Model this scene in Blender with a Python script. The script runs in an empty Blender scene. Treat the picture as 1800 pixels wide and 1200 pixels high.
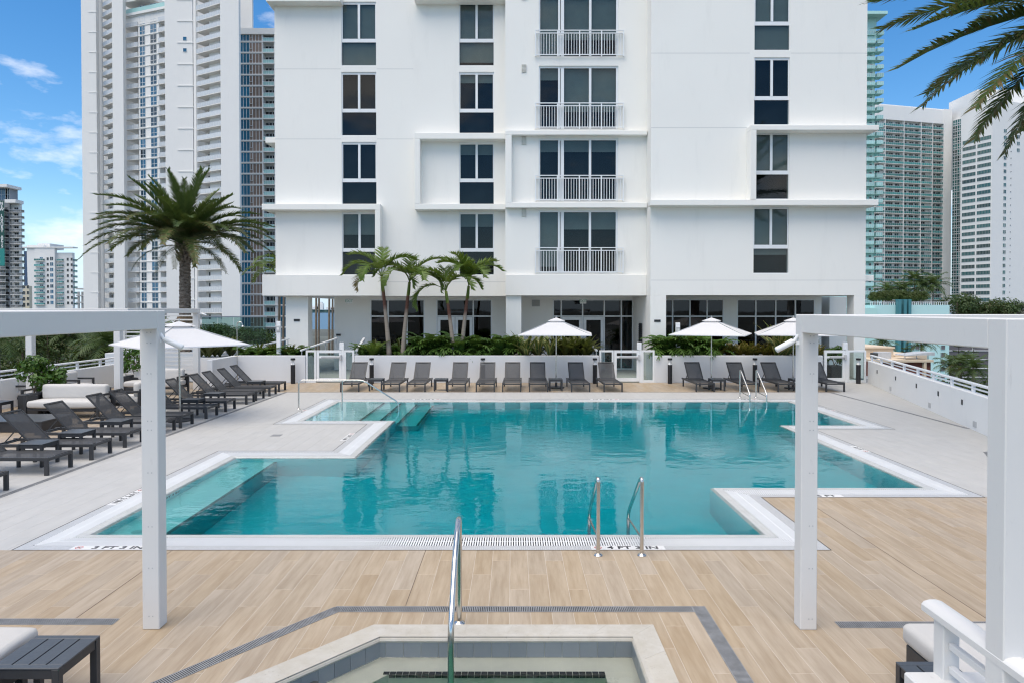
import bpy, bmesh, math, random
from mathutils import Matrix, Vector
R = math.radians
PI = math.pi
rnd = random.Random(7)
scene = bpy.context.scene
C = scene.collection

# ---------------------------------------------------------------- camera
cam_data = bpy.data.cameras.new('camera')
cam = bpy.data.objects.new('camera', cam_data)
C.objects.link(cam)
cam.location = (0, 0, 2.85)
cam.rotation_euler = (R(90 - 0.8), 0, 0)
cam_data.sensor_width = 36
cam_data.lens = 24
cam_data.shift_x = -0.0011
cam_data.shift_y = -0.02236
cam_data.clip_end = 20000
scene.camera = cam

# ---------------------------------------------------------------- sky and sun
SUN_EL, SUN_AZ = 66, 212          # azimuth clockwise from +Y: behind the camera, to the left
world = bpy.data.worlds.new('World')
scene.world = world
world.use_nodes = True
wn, wl = world.node_tree.nodes, world.node_tree.links
wn.clear()
sky = wn.new('ShaderNodeTexSky')
sky.sky_type = 'NISHITA'
sky.sun_disc = False
sky.sun_elevation = R(SUN_EL)
sky.sun_rotation = R(SUN_AZ)
sky.air_density = 1.0
sky.dust_density = 0.05
sky.ozone_density = 2.2
CLOUD_SEED = 88.77
tc = wn.new('ShaderNodeTexCoord')
sep = wn.new('ShaderNodeSeparateXYZ')
wl.new(tc.outputs['Generated'], sep.inputs[0])
def wmath(op, a, b=None, c=None):
    n = wn.new('ShaderNodeMath'); n.operation = op
    for i, v in enumerate((a, b, c)):
        if v is None: continue
        if isinstance(v, (int, float)): n.inputs[i].default_value = v
        else: wl.new(v, n.inputs[i])
    return n.outputs[0]
comb = wn.new('ShaderNodeCombineXYZ')             # puffy fair-weather clouds all round the sky
wl.new(sep.outputs[0], comb.inputs[0])
wl.new(sep.outputs[1], comb.inputs[1])
wl.new(wmath('ADD', wmath('MULTIPLY', sep.outputs[2], 2.4), CLOUD_SEED), comb.inputs[2])
cn = wn.new('ShaderNodeTexNoise')
cn.inputs['Scale'].default_value = 3.6
cn.inputs['Detail'].default_value = 9
cn.inputs['Roughness'].default_value = 0.56
wl.new(comb.outputs[0], cn.inputs['Vector'])
ramp = wn.new('ShaderNodeValToRGB')
ramp.color_ramp.elements[0].position = 0.495
ramp.color_ramp.elements[1].position = 0.63
wl.new(cn.outputs['Fac'], ramp.inputs[0])
low = wn.new('ShaderNodeMapRange')                # the cloud sheet thins into the haze at the horizon
low.inputs['From Min'].default_value = 0.0
low.inputs['From Max'].default_value = 0.06
wl.new(sep.outputs[2], low.inputs['Value'])
cmask = wmath('MULTIPLY', wmath('MULTIPLY', ramp.outputs[0], low.outputs[0]), 0.92)
cmix = wn.new('ShaderNodeMix'); cmix.data_type = 'RGBA'
wl.new(cmask, cmix.inputs['Factor'])
shs = wn.new('ShaderNodeHueSaturation')
shs.inputs['Saturation'].default_value = 1.34
shs.inputs['Value'].default_value = 1.42
wl.new(sky.outputs[0], shs.inputs['Color'])
wl.new(shs.outputs[0], cmix.inputs['A'])
cmix.inputs['B'].default_value = (12.9, 12.3, 11.6, 1)
hz = wn.new('ShaderNodeMapRange')                 # pale haze all round the horizon
hz.interpolation_type = 'SMOOTHSTEP'
hz.inputs['From Min'].default_value = -0.01
hz.inputs['From Max'].default_value = 0.15
hz.inputs['To Min'].default_value = 0.95
hz.inputs['To Max'].default_value = 0.0
wl.new(sep.outputs[2], hz.inputs['Value'])
hmix = wn.new('ShaderNodeMix'); hmix.data_type = 'RGBA'
wl.new(hz.outputs[0], hmix.inputs['Factor'])
wl.new(cmix.outputs['Result'], hmix.inputs['A'])
hmix.inputs['B'].default_value = (5.4, 7.0, 8.6, 1)
bg = wn.new('ShaderNodeBackground')
bg.inputs['Strength'].default_value = 0.085
wl.new(hmix.outputs['Result'], bg.inputs['Color'])
wo = wn.new('ShaderNodeOutputWorld')
wl.new(bg.outputs[0], wo.inputs['Surface'])

sun_data = bpy.data.lights.new('sun', 'SUN')
sun_data.energy = 2.5
sun_data.angle = R(60)
sun_data.color = (1.0, 0.89, 0.74)
sun = bpy.data.objects.new('sun', sun_data)
C.objects.link(sun)
_az, _el = R(SUN_AZ), R(SUN_EL)
_dir = Vector((math.sin(_az) * math.cos(_el), math.cos(_az) * math.cos(_el), math.sin(_el)))
sun.rotation_euler = _dir.to_track_quat('Z', 'Y').to_euler()
sun.location = _dir * 60

scene.render.engine = 'CYCLES'
vs = scene.view_settings
vs.view_transform = 'Standard'
vs.look = 'None'
vs.exposure = 0.55
vs.gamma = 1.0
vs.use_curve_mapping = False
cy = scene.cycles
cy.use_denoising = True
cy.max_bounces = 9
cy.diffuse_bounces = 4
cy.glossy_bounces = 4
cy.transmission_bounces = 7
cy.transparent_max_bounces = 24
cy.caustics_refractive = True
cy.caustics_reflective = True
cy.sample_clamp_indirect = 6
scene.cycles.pixel_filter_type = 'BLACKMAN_HARRIS'
scene.cycles.filter_width = 1.2

# ---------------------------------------------------------------- materials
MATS = {}
class NT:
    def __init__(s, name):
        s.m = bpy.data.materials.new(name); s.m.use_nodes = True
        s.n, s.l = s.m.node_tree.nodes, s.m.node_tree.links
        s.b = s.n['Principled BSDF']; s.out = s.n['Material Output']
        MATS[name] = s.m
    def new(s, t, **k):
        n = s.n.new(t)
        for a, v in k.items(): setattr(n, a, v)
        return n
    def put(s, sock, v):
        if isinstance(v, bpy.types.NodeSocket): s.l.new(v, sock)
        elif isinstance(v, (tuple, list)) and len(v) == 3 and sock.type == 'RGBA': sock.default_value = (*v, 1)
        else: sock.default_value = v
    def math(s, op, a, b=0.0):
        n = s.new('ShaderNodeMath', operation=op); s.put(n.inputs[0], a); s.put(n.inputs[1], b); return n.outputs[0]
    def mix(s, f, a, b, blend='MIX'):
        n = s.new('ShaderNodeMix', data_type='RGBA', blend_type=blend)
        s.put(n.inputs['Factor'], f); s.put(n.inputs['A'], a); s.put(n.inputs['B'], b); return n.outputs['Result']
    def coord(s, kind='Object', scale=(1, 1, 1), off=None):
        t = s.new('ShaderNodeTexCoord'); m = s.new('ShaderNodeMapping')
        m.inputs['Scale'].default_value = scale
        s.l.new(t.outputs[kind], m.inputs[0])
        if off is not None: s.l.new(off, m.inputs['Location'])
        return m.outputs[0]
    def world(s, scale=(1, 1, 1)):
        g = s.new('ShaderNodeNewGeometry'); m = s.new('ShaderNodeMapping')
        m.inputs['Scale'].default_value = scale
        s.l.new(g.outputs['Position'], m.inputs[0]); return m.outputs[0]
    def noise(s, vec, scale, detail=4, rough=0.55):
        n = s.new('ShaderNodeTexNoise'); s.l.new(vec, n.inputs['Vector'])
        n.inputs['Scale'].default_value = scale; n.inputs['Detail'].default_value = detail
        n.inputs['Roughness'].default_value = rough; return n.outputs['Fac']
    def ramp(s, f, lo, hi):
        n = s.new('ShaderNodeMapRange'); s.put(n.inputs['Value'], f)
        n.inputs['From Min'].default_value = lo; n.inputs['From Max'].default_value = hi; return n.outputs[0]
    def bump(s, h, strength, dist=0.01):
        n = s.new('ShaderNodeBump'); s.l.new(h, n.inputs['Height'])
        n.inputs['Strength'].default_value = strength; n.inputs['Distance'].default_value = dist
        s.l.new(n.outputs[0], s.b.inputs['Normal']); return n.outputs[0]
    def rand(s):                                   # one value for each piece: by object, or by face attribute where pieces are joined
        o = s.new('ShaderNodeObjectInfo'); a = s.new('ShaderNodeAttribute', attribute_name='piece')
        return s.math('FRACT', s.math('ADD', o.outputs['Random'], a.outputs['Fac']))
    def base(s, col, rough=0.5, metal=0.0, spec=0.5):
        s.put(s.b.inputs['Base Color'], col); s.put(s.b.inputs['Roughness'], rough)
        s.b.inputs['Metallic'].default_value = metal; s.b.inputs['Specular IOR Level'].default_value = spec

def stucco(name, col, dirt, bump=0.25, var=0.06, scale=14):
    t = NT(name); w = t.world()
    big = t.ramp(t.noise(w, 0.35, 4), 0.35, 0.7)
    streak = t.ramp(t.noise(t.world((1.6, 1.6, 0.30)), 1.3, 6, 0.65), 0.55, 0.85)
    fine = t.noise(w, scale * 5, 3)
    c = t.mix(t.math('MULTIPLY', big, var * 4), col, tuple(x * 0.9 for x in col))
    c = t.mix(t.math('MULTIPLY', streak, dirt), c, (0.42, 0.42, 0.40))
    t.base(c, 0.85, 0, 0.25); t.bump(t.math('ADD', fine, t.noise(w, scale, 3)), bump, 0.006)
    return t
stucco('stucco', (0.835, 0.825, 0.785), 0.15)
stucco('stucco_shade', (0.50, 0.51, 0.51), 0.10)
stucco('tower_white', (0.81, 0.80, 0.775), 0.12, 0.05, 0.05, 1)
stucco('tower_cream', (0.66, 0.60, 0.47), 0.2, 0.05, 0.05, 1)
stucco('tower_aqua', (0.46, 0.72, 0.68), 0.15, 0.05, 0.05, 1)
stucco('aqua_pale', (0.50, 0.74, 0.73), 0.12, 0.05, 0.05, 1)
stucco('tower_grey', (0.30, 0.32, 0.34), 0.2, 0.05, 0.05, 1)
stucco('concrete', (0.42, 0.42, 0.41), 0.4, 0.3, 0.12, 6)
stucco('beige_wall', (0.66, 0.54, 0.40), 0.15, 0.05, 0.05, 2)
stucco('parapet_paint', (0.80, 0.80, 0.79), 0.14, 0.2, 0.06, 10)
stucco('wall_paint', (0.66, 0.675, 0.69), 0.16, 0.2, 0.08, 10)

def plain(name, col, rough=0.5, metal=0.0, spec=0.5, mott=0.12, scale=3.0, bump=0.0):
    t = NT(name); w = t.coord('Object')
    f = t.noise(w, scale, 5)
    c = t.mix(t.ramp(f, 0.3, 0.75), tuple(min(1, x * (1 + mott)) for x in col), tuple(x * (1 - mott) for x in col))
    t.base(c, rough, metal, spec)
    if not metal: t.put(t.b.inputs['Roughness'], t.math('ADD', t.math('MULTIPLY', t.noise(w, scale * 4, 3), 0.16), rough - 0.08))
    if bump: t.bump(t.noise(w, scale * 30, 3), bump, 0.003)
    return t
plain('white_paint', (0.79, 0.80, 0.81), 0.42, mott=0.03, scale=6, bump=0.05)
plain('white_frame', (0.76, 0.78, 0.79), 0.4, mott=0.03)
t = NT('pergola_paint'); w = t.coord('Object')
sc_ = t.ramp(t.noise(t.coord('Object', (3, 3, 0.5)), 9, 6, 0.7), 0.62, 0.72); pt = t.ramp(t.noise(w, 2.2, 4), 0.35, 0.7)
c = t.mix(t.math('MULTIPLY', pt, 0.5), (0.685, 0.68, 0.665), (0.645, 0.645, 0.635)); c = t.mix(t.math('MULTIPLY', sc_, 0.35), c, (0.46, 0.45, 0.43))
t.base(c, 0.5, 0, 0.4); t.bump(t.math('ADD', t.noise(w, 160, 2), t.noise(w, 14, 3)), 0.16, 0.003)
plain('charcoal', (0.036, 0.038, 0.042), 0.42, spec=0.4, mott=0.1, scale=9)
plain('slate_top', (0.060, 0.068, 0.078), 0.36, spec=0.5, mott=0.1, scale=9)
plain('black_metal', (0.012, 0.012, 0.014), 0.42, mott=0.1)
plain('dark_sign', (0.022, 0.023, 0.026), 0.4)
plain('interior', (0.024, 0.025, 0.028), 0.9, spec=0.1, mott=0.6, scale=0.7)  # near-black: the dimness of rooms behind glass is put into the colour
plain('roller_blind', (0.40, 0.42, 0.41), 0.9, spec=0.1, mott=0.05)
plain('soil', (0.05, 0.035, 0.025), 0.95, mott=0.4, scale=20, bump=0.5)
plain('grating_white', (0.76, 0.77, 0.77), 0.42, mott=0.04, scale=2)
plain('channel_dark', (0.05, 0.055, 0.055), 0.8)
plain('drain_steel', (0.24, 0.245, 0.25), 0.5, metal=0.0, spec=0.5, mott=0.25, scale=8)
plain('drain_void', (0.012, 0.012, 0.012), 0.9)
plain('letter_black', (0.016, 0.016, 0.02), 0.5)
plain('letter_red', (0.55, 0.10, 0.09), 0.5)
plain('letter_white', (0.80, 0.80, 0.80), 0.6)
plain('marker_tile', (0.74, 0.74, 0.73), 0.3, mott=0.03)
plain('nosing_black', (0.018, 0.022, 0.026), 0.25)
plain('nosing_grey', (0.10, 0.11, 0.12), 0.35)
plain('plaster_step', (0.54, 0.62, 0.62), 0.7, mott=0.05, scale=1.2)
plain('plaster_pool', (0.36, 0.78, 0.80), 0.7, mott=0.06, scale=1.2)
plain('plaster_spa', (0.50, 0.505, 0.44), 0.7, mott=0.08, scale=3)
plain('teal_panel', (0.06, 0.22, 0.25), 0.5)
plain('brown_panel', (0.17, 0.135, 0.115), 0.35, mott=0.1, scale=0.3)
plain('banner_green', (0.012, 0.075, 0.065), 0.7, mott=0.05)
plain('banner_teal', (0.02, 0.24, 0.22), 0.7, mott=0.05)
plain('brick_red', (0.17, 0.055, 0.035), 0.85, mott=0.2, scale=3)
plain('screen_grey', (0.13, 0.12, 0.13), 0.7, mott=0.15, scale=0.4)
plain('blue_wall', (0.045, 0.09, 0.17), 0.5, mott=0.1, scale=0.2)
plain('ground_city', (0.09, 0.10, 0.085), 0.95, mott=0.5, scale=0.03)
plain('island_green', (0.10, 0.16, 0.14), 0.95, mott=0.3, scale=0.02)
plain('hardware_grey', (0.45, 0.46, 0.47), 0.35, mott=0.05)
plain('burlap', (0.20, 0.13, 0.07), 0.95, mott=0.35, scale=12, bump=0.5)
plain('louvre_vent', (0.55, 0.54, 0.49), 0.6)
plain('roof_unit', (0.48, 0.49, 0.50), 0.5)
plain('pot_dark', (0.028, 0.029, 0.031), 0.6)

t = NT('steel'); t.base((0.62, 0.61, 0.58), 0.17, 1.0)
t.put(t.b.inputs['Roughness'], t.math('ADD', t.math('MULTIPLY', t.noise(t.coord('Object', (4, 4, 60)), 3, 3), 0.14), 0.10))

# cushions and canvas
def cloth(name, col, weave, trans=0.0):
    t = NT(name); w = t.coord('Object')
    f = t.noise(w, weave, 2); g = t.noise(w, 5, 4)
    c = t.mix(t.ramp(f, 0.3, 0.7), tuple(x * 0.90 for x in col), col)
    c = t.mix(t.math('MULTIPLY', t.ramp(g, 0.4, 0.8), 0.25), c, tuple(x * 0.82 for x in col))
    t.base(c, 0.95, 0, 0.1); t.bump(t.math('ADD', f, t.math('MULTIPLY', g, 3.0)), 0.35, 0.006)
    if trans:
        tr = t.new('ShaderNodeBsdfTranslucent'); t.put(tr.inputs['Color'], col)
        mx = t.new('ShaderNodeMixShader'); mx.inputs[0].default_value = trans
        t.l.new(t.b.outputs[0], mx.inputs[1]); t.l.new(tr.outputs[0], mx.inputs[2]); t.l.new(mx.outputs[0], t.out.inputs['Surface'])
cloth('cushion', (0.60, 0.585, 0.56), 220)
cloth('canvas', (0.80, 0.80, 0.81), 160, 0.25)
# sling mesh: woven, lets a little light through
t = NT('sling'); w = t.coord('Object')
c = t.mix(t.ramp(t.noise(w, 300, 2), 0.35, 0.65), (0.040, 0.041, 0.044), (0.080, 0.082, 0.086))
t.base(c, 0.75, 0, 0.3)
tr = t.new('ShaderNodeBsdfTransparent'); mx = t.new('ShaderNodeMixShader'); mx.inputs[0].default_value = 0.13
t.l.new(t.b.outputs[0], mx.inputs[1]); t.l.new(tr.outputs[0], mx.inputs[2]); t.l.new(mx.outputs[0], t.out.inputs['Surface'])

# timber-look porcelain planks: grain runs along local Y
t = NT('plank'); rv = t.rand()
off = t.new('ShaderNodeCombineXYZ'); t.l.new(t.math('MULTIPLY', rv, 37.0), off.inputs[0]); t.l.new(t.math('MULTIPLY', rv, 91.0), off.inputs[1])
v1 = t.coord('Object', (9, 0.85, 1), off.outputs[0]); v2 = t.coord('Object', (55, 1.6, 1), off.outputs[0]); v3 = t.coord('Object', (2.2, 0.7, 1), off.outputs[0])
g1 = t.noise(v1, 1.6, 6, 0.62); g2 = t.noise(v2, 1.5, 4, 0.6); g3 = t.noise(v3, 1.3, 3)
c = t.mix(t.ramp(g1, 0.36, 0.64), (0.335, 0.250, 0.160), (0.445, 0.352, 0.246))
c = t.mix(t.math('MULTIPLY', t.ramp(g2, 0.35, 0.75), 0.40), c, (0.470, 0.380, 0.272))
c = t.mix(t.math('MULTIPLY', t.ramp(g3, 0.56, 0.74), 0.40), c, (0.300, 0.210, 0.120))
hsv = t.new('ShaderNodeHueSaturation'); t.l.new(c, hsv.inputs['Color'])
t.l.new(t.math('ADD', t.math('MULTIPLY', rv, 0.09), 0.96), hsv.inputs['Value'])
t.l.new(t.math('ADD', t.math('MULTIPLY', t.math('FRACT', t.math('MULTIPLY', rv, 7.3)), 0.25), 0.80), hsv.inputs['Saturation'])
stain = t.math('MULTIPLY', t.ramp(t.noise(t.world((0.9, 0.5, 1)), 1.1, 5, 0.6), 0.55, 0.80), 0.30)
c = t.mix(stain, hsv.outputs[0], (0.329, 0.221, 0.111))
t.base(c, t.math('ADD', t.math('MULTIPLY', g2, 0.2), 0.36), 0, 0.45); t.bump(g2, 0.12, 0.002)
t = NT('grout'); t.base((0.56, 0.50, 0.42), 0.95)
t = NT('grout_grey'); t.base((0.33, 0.325, 0.32), 0.95)
# grey pavers
t = NT('paver'); rv = t.rand(); w = t.world()
f = t.noise(t.world((3, 0.8, 1)), 2.0, 6, 0.62); b = t.noise(w, 0.45, 4)
c = t.mix(t.ramp(f, 0.3, 0.72), (0.435, 0.432, 0.418), (0.505, 0.500, 0.484))
c = t.mix(t.math('MULTIPLY', rv, 0.30), c, (0.465, 0.456, 0.432))
c = t.mix(t.math('MULTIPLY', t.ramp(b, 0.5, 0.78), 0.35), c, (0.408, 0.395, 0.369))
t.base(c, t.math('ADD', t.math('MULTIPLY', f, 0.25), 0.42), 0, 0.4); t.bump(t.noise(w, 60, 3), 0.12, 0.003)
# small grey mosaic strip beside the grating and the pool lip
def mosaic(name, a, b, joint, sz):
    t = NT(name); br = t.new('ShaderNodeTexBrick'); t.l.new(t.world(), br.inputs['Vector'])
    br.offset = 0.0; br.inputs['Scale'].default_value = 1.0
    br.inputs['Brick Width'].default_value = sz; br.inputs['Row Height'].default_value = sz; br.inputs['Mortar Size'].default_value = 0.0018
    t.put(br.inputs['Color1'], a); t.put(br.inputs['Color2'], b); t.put(br.inputs['Mortar'], joint)
    c = t.mix(t.math('MULTIPLY', t.ramp(t.noise(t.world(), 2.2, 5), 0.5, 0.8), 0.4), br.outputs['Color'], (0.36, 0.35, 0.31))
    t.base(c, 0.35, 0, 0.5)
mosaic('mosaic_grey', (0.47, 0.48, 0.49), (0.55, 0.56, 0.57), (0.34, 0.34, 0.34), 0.025)
mosaic('mosaic_lip', (0.50, 0.51, 0.50), (0.57, 0.575, 0.56), (0.38, 0.38, 0.36), 0.05)
# spa coping stone, spa tiles
t = NT('coping_stone'); w = t.world(); rv = t.rand()
f = t.noise(w, 7, 7, 0.65); p = t.noise(w, 45, 3)
c = t.mix(t.ramp(f, 0.3, 0.72), (0.43, 0.40, 0.34), (0.53, 0.51, 0.465))
c = t.mix(t.math('MULTIPLY', rv, 0.4), c, (0.50, 0.465, 0.39))
c = t.mix(t.math('MULTIPLY', t.ramp(p, 0.66, 0.75), 0.6), c, (0.26, 0.24, 0.21))
t.base(c, 0.75, 0, 0.3); t.bump(t.math('ADD', p, f), 0.3, 0.004)
t = NT('spa_tile'); rv = t.rand(); w = t.coord('Object')
c = t.mix(rv, (0.15, 0.175, 0.195), (0.20, 0.225, 0.245)); c = t.mix(t.math('MULTIPLY', t.noise(w, 9, 4), 0.5), c, (0.21, 0.24, 0.25))
t.base(c, 0.3, 0, 0.5)

# glass
def glass(name, tint, refl, ior=1.5):
    t = NT(name); fr = t.new('ShaderNodeFresnel'); fr.inputs['IOR'].default_value = ior
    tr = t.new('ShaderNodeBsdfTransparent'); t.put(tr.inputs['Color'], tint)
    gl = t.new('ShaderNodeBsdfGlossy'); gl.inputs['Roughness'].default_value = 0.015; t.put(gl.inputs['Color'], (refl, refl, refl))
    bmp = t.new('ShaderNodeBump'); bmp.inputs['Strength'].default_value = 0.03; bmp.inputs['Distance'].default_value = 0.05
    t.l.new(t.noise(t.world(), 0.9, 2), bmp.inputs['Height']); t.l.new(bmp.outputs[0], gl.inputs['Normal'])
    geo = t.new('ShaderNodeNewGeometry')                    # reflect at the outer face of a pane only
    fac = t.math('MULTIPLY', fr.outputs[0], t.math('SUBTRACT', 1.0, geo.outputs['Backfacing']))
    mx = t.new('ShaderNodeMixShader'); t.l.new(fac, mx.inputs[0])
    t.l.new(tr.outputs[0], mx.inputs[1]); t.l.new(gl.outputs[0], mx.inputs[2]); t.l.new(mx.outputs[0], t.out.inputs['Surface'])
glass('window_glass', (0.66, 0.71, 0.71), 0.75)
glass('shop_glass', (0.42, 0.46, 0.47), 0.9)
glass('guard_glass', (0.80, 0.88, 0.87), 0.95)
glass('gate_glass', (0.80, 0.87, 0.86), 0.9)
glass('shower_glass', (0.62, 0.75, 0.73), 0.95)
def dark_glass(name, col, rough=0.06, var=0.5):
    t = NT(name); rv = t.rand()
    t.base(t.mix(rv, tuple(x * (1 - var) for x in col), tuple(x * (1 + var) for x in col)), rough, 0, 0.6)
dark_glass('tower_glass', (0.020, 0.085, 0.150), 0.05, 0.8)
dark_glass('blue_glass', (0.006, 0.115, 0.205), 0.08, 0.25)
dark_glass('brown_glass', (0.210, 0.155, 0.125), 0.12, 0.35)
dark_glass('teal_glass', (0.012, 0.075, 0.075), 0.06, 0.7)
dark_glass('door_dark', (0.035, 0.038, 0.042), 0.1, 0.6)
dark_glass('rail_teal', (0.050, 0.220, 0.215), 0.12, 0.45)
dark_glass('rail_white', (0.60, 0.63, 0.65), 0.3, 0.08)
dark_glass('rail_aqua', (0.34, 0.58, 0.56), 0.2, 0.2)

# plants
def leaf(name, a, b, rough=0.45, trans=0.3, dry=None):
    t = NT(name); rv = t.rand(); n = t.noise(t.coord('Object'), 2.5, 3)
    c = t.mix(t.ramp(n, 0.3, 0.7), a, b); c = t.mix(t.math('MULTIPLY', rv, 0.45), c, tuple(x * 0.7 for x in a))
    if dry: c = t.mix(t.math('MULTIPLY', t.ramp(t.noise(t.coord('Object'), 1.1, 3), 0.60, 0.75), 0.8), c, dry)
    t.base(c, rough, 0, 0.4)
    tr = t.new('ShaderNodeBsdfTranslucent'); t.put(tr.inputs['Color'], t.mix(0.5, c, (0.16, 0.22, 0.03)))
    mx = t.new('ShaderNodeMixShader'); mx.inputs[0].default_value = trans
    t.l.new(t.b.outputs[0], mx.inputs[1]); t.l.new(tr.outputs[0], mx.inputs[2]); t.l.new(mx.outputs[0], t.out.inputs['Surface'])
leaf('date_leaf', (0.054, 0.098, 0.028), (0.100, 0.142, 0.038), 0.5, 0.25, (0.20, 0.15, 0.07))
leaf('date_leaf_dry', (0.10, 0.10, 0.035), (0.20, 0.145, 0.065), 0.6, 0.25)
leaf('adonidia_leaf', (0.085, 0.160, 0.020), (0.165, 0.230, 0.038), 0.4, 0.3)
leaf('adonidia_dry', (0.22, 0.15, 0.07), (0.30, 0.22, 0.11), 0.6, 0.3)
leaf('fern_leaf', (0.048, 0.120, 0.020), (0.100, 0.185, 0.032), 0.5, 0.3)
leaf('agave_green', (0.060, 0.110, 0.035), (0.090, 0.140, 0.045), 0.45, 0.2)
leaf('agave_yellow', (0.30, 0.29, 0.10), (0.38, 0.36, 0.14), 0.45, 0.2)
leaf('strap_olive', (0.060, 0.075, 0.018), (0.11, 0.115, 0.025), 0.45, 0.25)
leaf('strap_gold', (0.18, 0.13, 0.02), (0.26, 0.20, 0.03), 0.45, 0.25)
leaf('clusia_leaf', (0.050, 0.120, 0.016), (0.095, 0.185, 0.028), 0.35, 0.25)
leaf('tree_leaf', (0.034, 0.070, 0.018), (0.072, 0.112, 0.026), 0.5, 0.25)
leaf('tree_leaf_olive', (0.055, 0.070, 0.020), (0.100, 0.105, 0.028), 0.5, 0.25)
leaf('hedge_leaf', (0.050, 0.085, 0.016), (0.095, 0.120, 0.022), 0.5, 0.25)
leaf('silver_leaf', (0.14, 0.155, 0.12), (0.21, 0.22, 0.18), 0.6, 0.2)
leaf('far_palm_leaf', (0.045, 0.085, 0.024), (0.095, 0.140, 0.036), 0.5, 0.25)
leaf('far_palm_gold', (0.08, 0.095, 0.02), (0.15, 0.14, 0.03), 0.5, 0.3)
t = NT('date_trunk'); w = t.coord('Object')
n = t.noise(t.coord('Object', (1, 1, 2.2)), 6, 5, 0.65); c = t.mix(t.ramp(n, 0.35, 0.68), (0.075, 0.055, 0.042), (0.30, 0.25, 0.205))
t.base(c, 0.95, 0, 0.2); t.bump(t.noise(w, 30, 4), 0.6, 0.02)
t = NT('smooth_trunk'); g = t.new('ShaderNodeTexCoord'); s3 = t.new('ShaderNodeSeparateXYZ'); t.l.new(g.outputs['Generated'], s3.inputs[0])
rings = t.noise(t.coord('Object', (0.4, 0.4, 22)), 1.2, 3)
c = t.mix(t.ramp(t.math('ADD', s3.outputs[2], t.math('MULTIPLY', t.noise(t.coord('Object'), 6, 3), 0.10)), 0.60, 0.70), (0.30, 0.255, 0.21), (0.105, 0.045, 0.032))
c = t.mix(t.ramp(s3.outputs[2], 0.80, 0.84), c, (0.15, 0.19, 0.04))
c = t.mix(t.math('MULTIPLY', t.ramp(rings, 0.5, 0.75), 0.45), c, (0.13, 0.10, 0.075))
t.base(c, 0.8, 0, 0.3)
plain('bark', (0.13, 0.10, 0.075), 0.95, mott=0.4, scale=8, bump=0.4)
plain('palm_bark_far', (0.20, 0.165, 0.13), 0.95, mott=0.3, scale=4)

# pool water: a clear absorbing body with a rippled surface
def water(name, tint, dens, rip, scale, IOR=1.33, jets=()):
    t = NT(name); t.n.remove(t.b)
    gl = t.new('ShaderNodeBsdfGlass'); gl.inputs['IOR'].default_value = IOR; gl.inputs['Roughness'].default_value = 0.0
    a = t.noise(t.world((1.0, 1.5, 1)), scale, 3, 0.5); b = t.noise(t.world((1.0, 1.4, 1)), scale * 4.2, 2, 0.5)
    patch = t.ramp(t.noise(t.world((0.5, 0.9, 1)), 0.55, 3), 0.35, 0.75)
    h = t.math('ADD', a, t.math('MULTIPLY', t.math('MULTIPLY', b, 0.30), patch))
    for jx, jy in jets:                            # livelier ripples above the return jets
        ds = t.new('ShaderNodeVectorMath', operation='DISTANCE'); t.l.new(t.world((1.0, 0.75, 0)), ds.inputs[0]); ds.inputs[1].default_value = (jx, jy*0.75, 0)
        h = t.math('ADD', h, t.math('MULTIPLY', t.math('MULTIPLY', t.math('SUBTRACT', 1.0, t.ramp(ds.outputs['Value'], 0.2, 1.5)), t.noise(t.world((1.0, 2.2, 1)), 9.0, 2)), 0.55))
    bm = t.new('ShaderNodeBump'); bm.inputs['Strength'].default_value = rip; bm.inputs['Distance'].default_value = 0.012
    t.l.new(h, bm.inputs['Height']); t.l.new(bm.outputs[0], gl.inputs['Normal'])
    t.l.new(gl.outputs[0], t.out.inputs['Surface'])
    va = t.new('ShaderNodeVolumeAbsorption'); t.put(va.inputs['Color'], tint); va.inputs['Density'].default_value = dens
    t.l.new(va.outputs[0], t.out.inputs['Volume'])
water('pool_water', (0.0, 0.86, 0.885), 1.75, 0.44, 2.1, 1.28, ((1.0, 14.8), (4.7, 14.8)))
water('spa_water', (0.30, 0.78, 0.62), 1.5, 0.35, 3.0)
t = NT('bay_water'); t.base((0.018, 0.085, 0.16), 0.35, 0, 0.4); t.bump(t.noise(t.world((0.02, 0.004, 1)), 1, 4), 0.3, 1.0)

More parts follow.
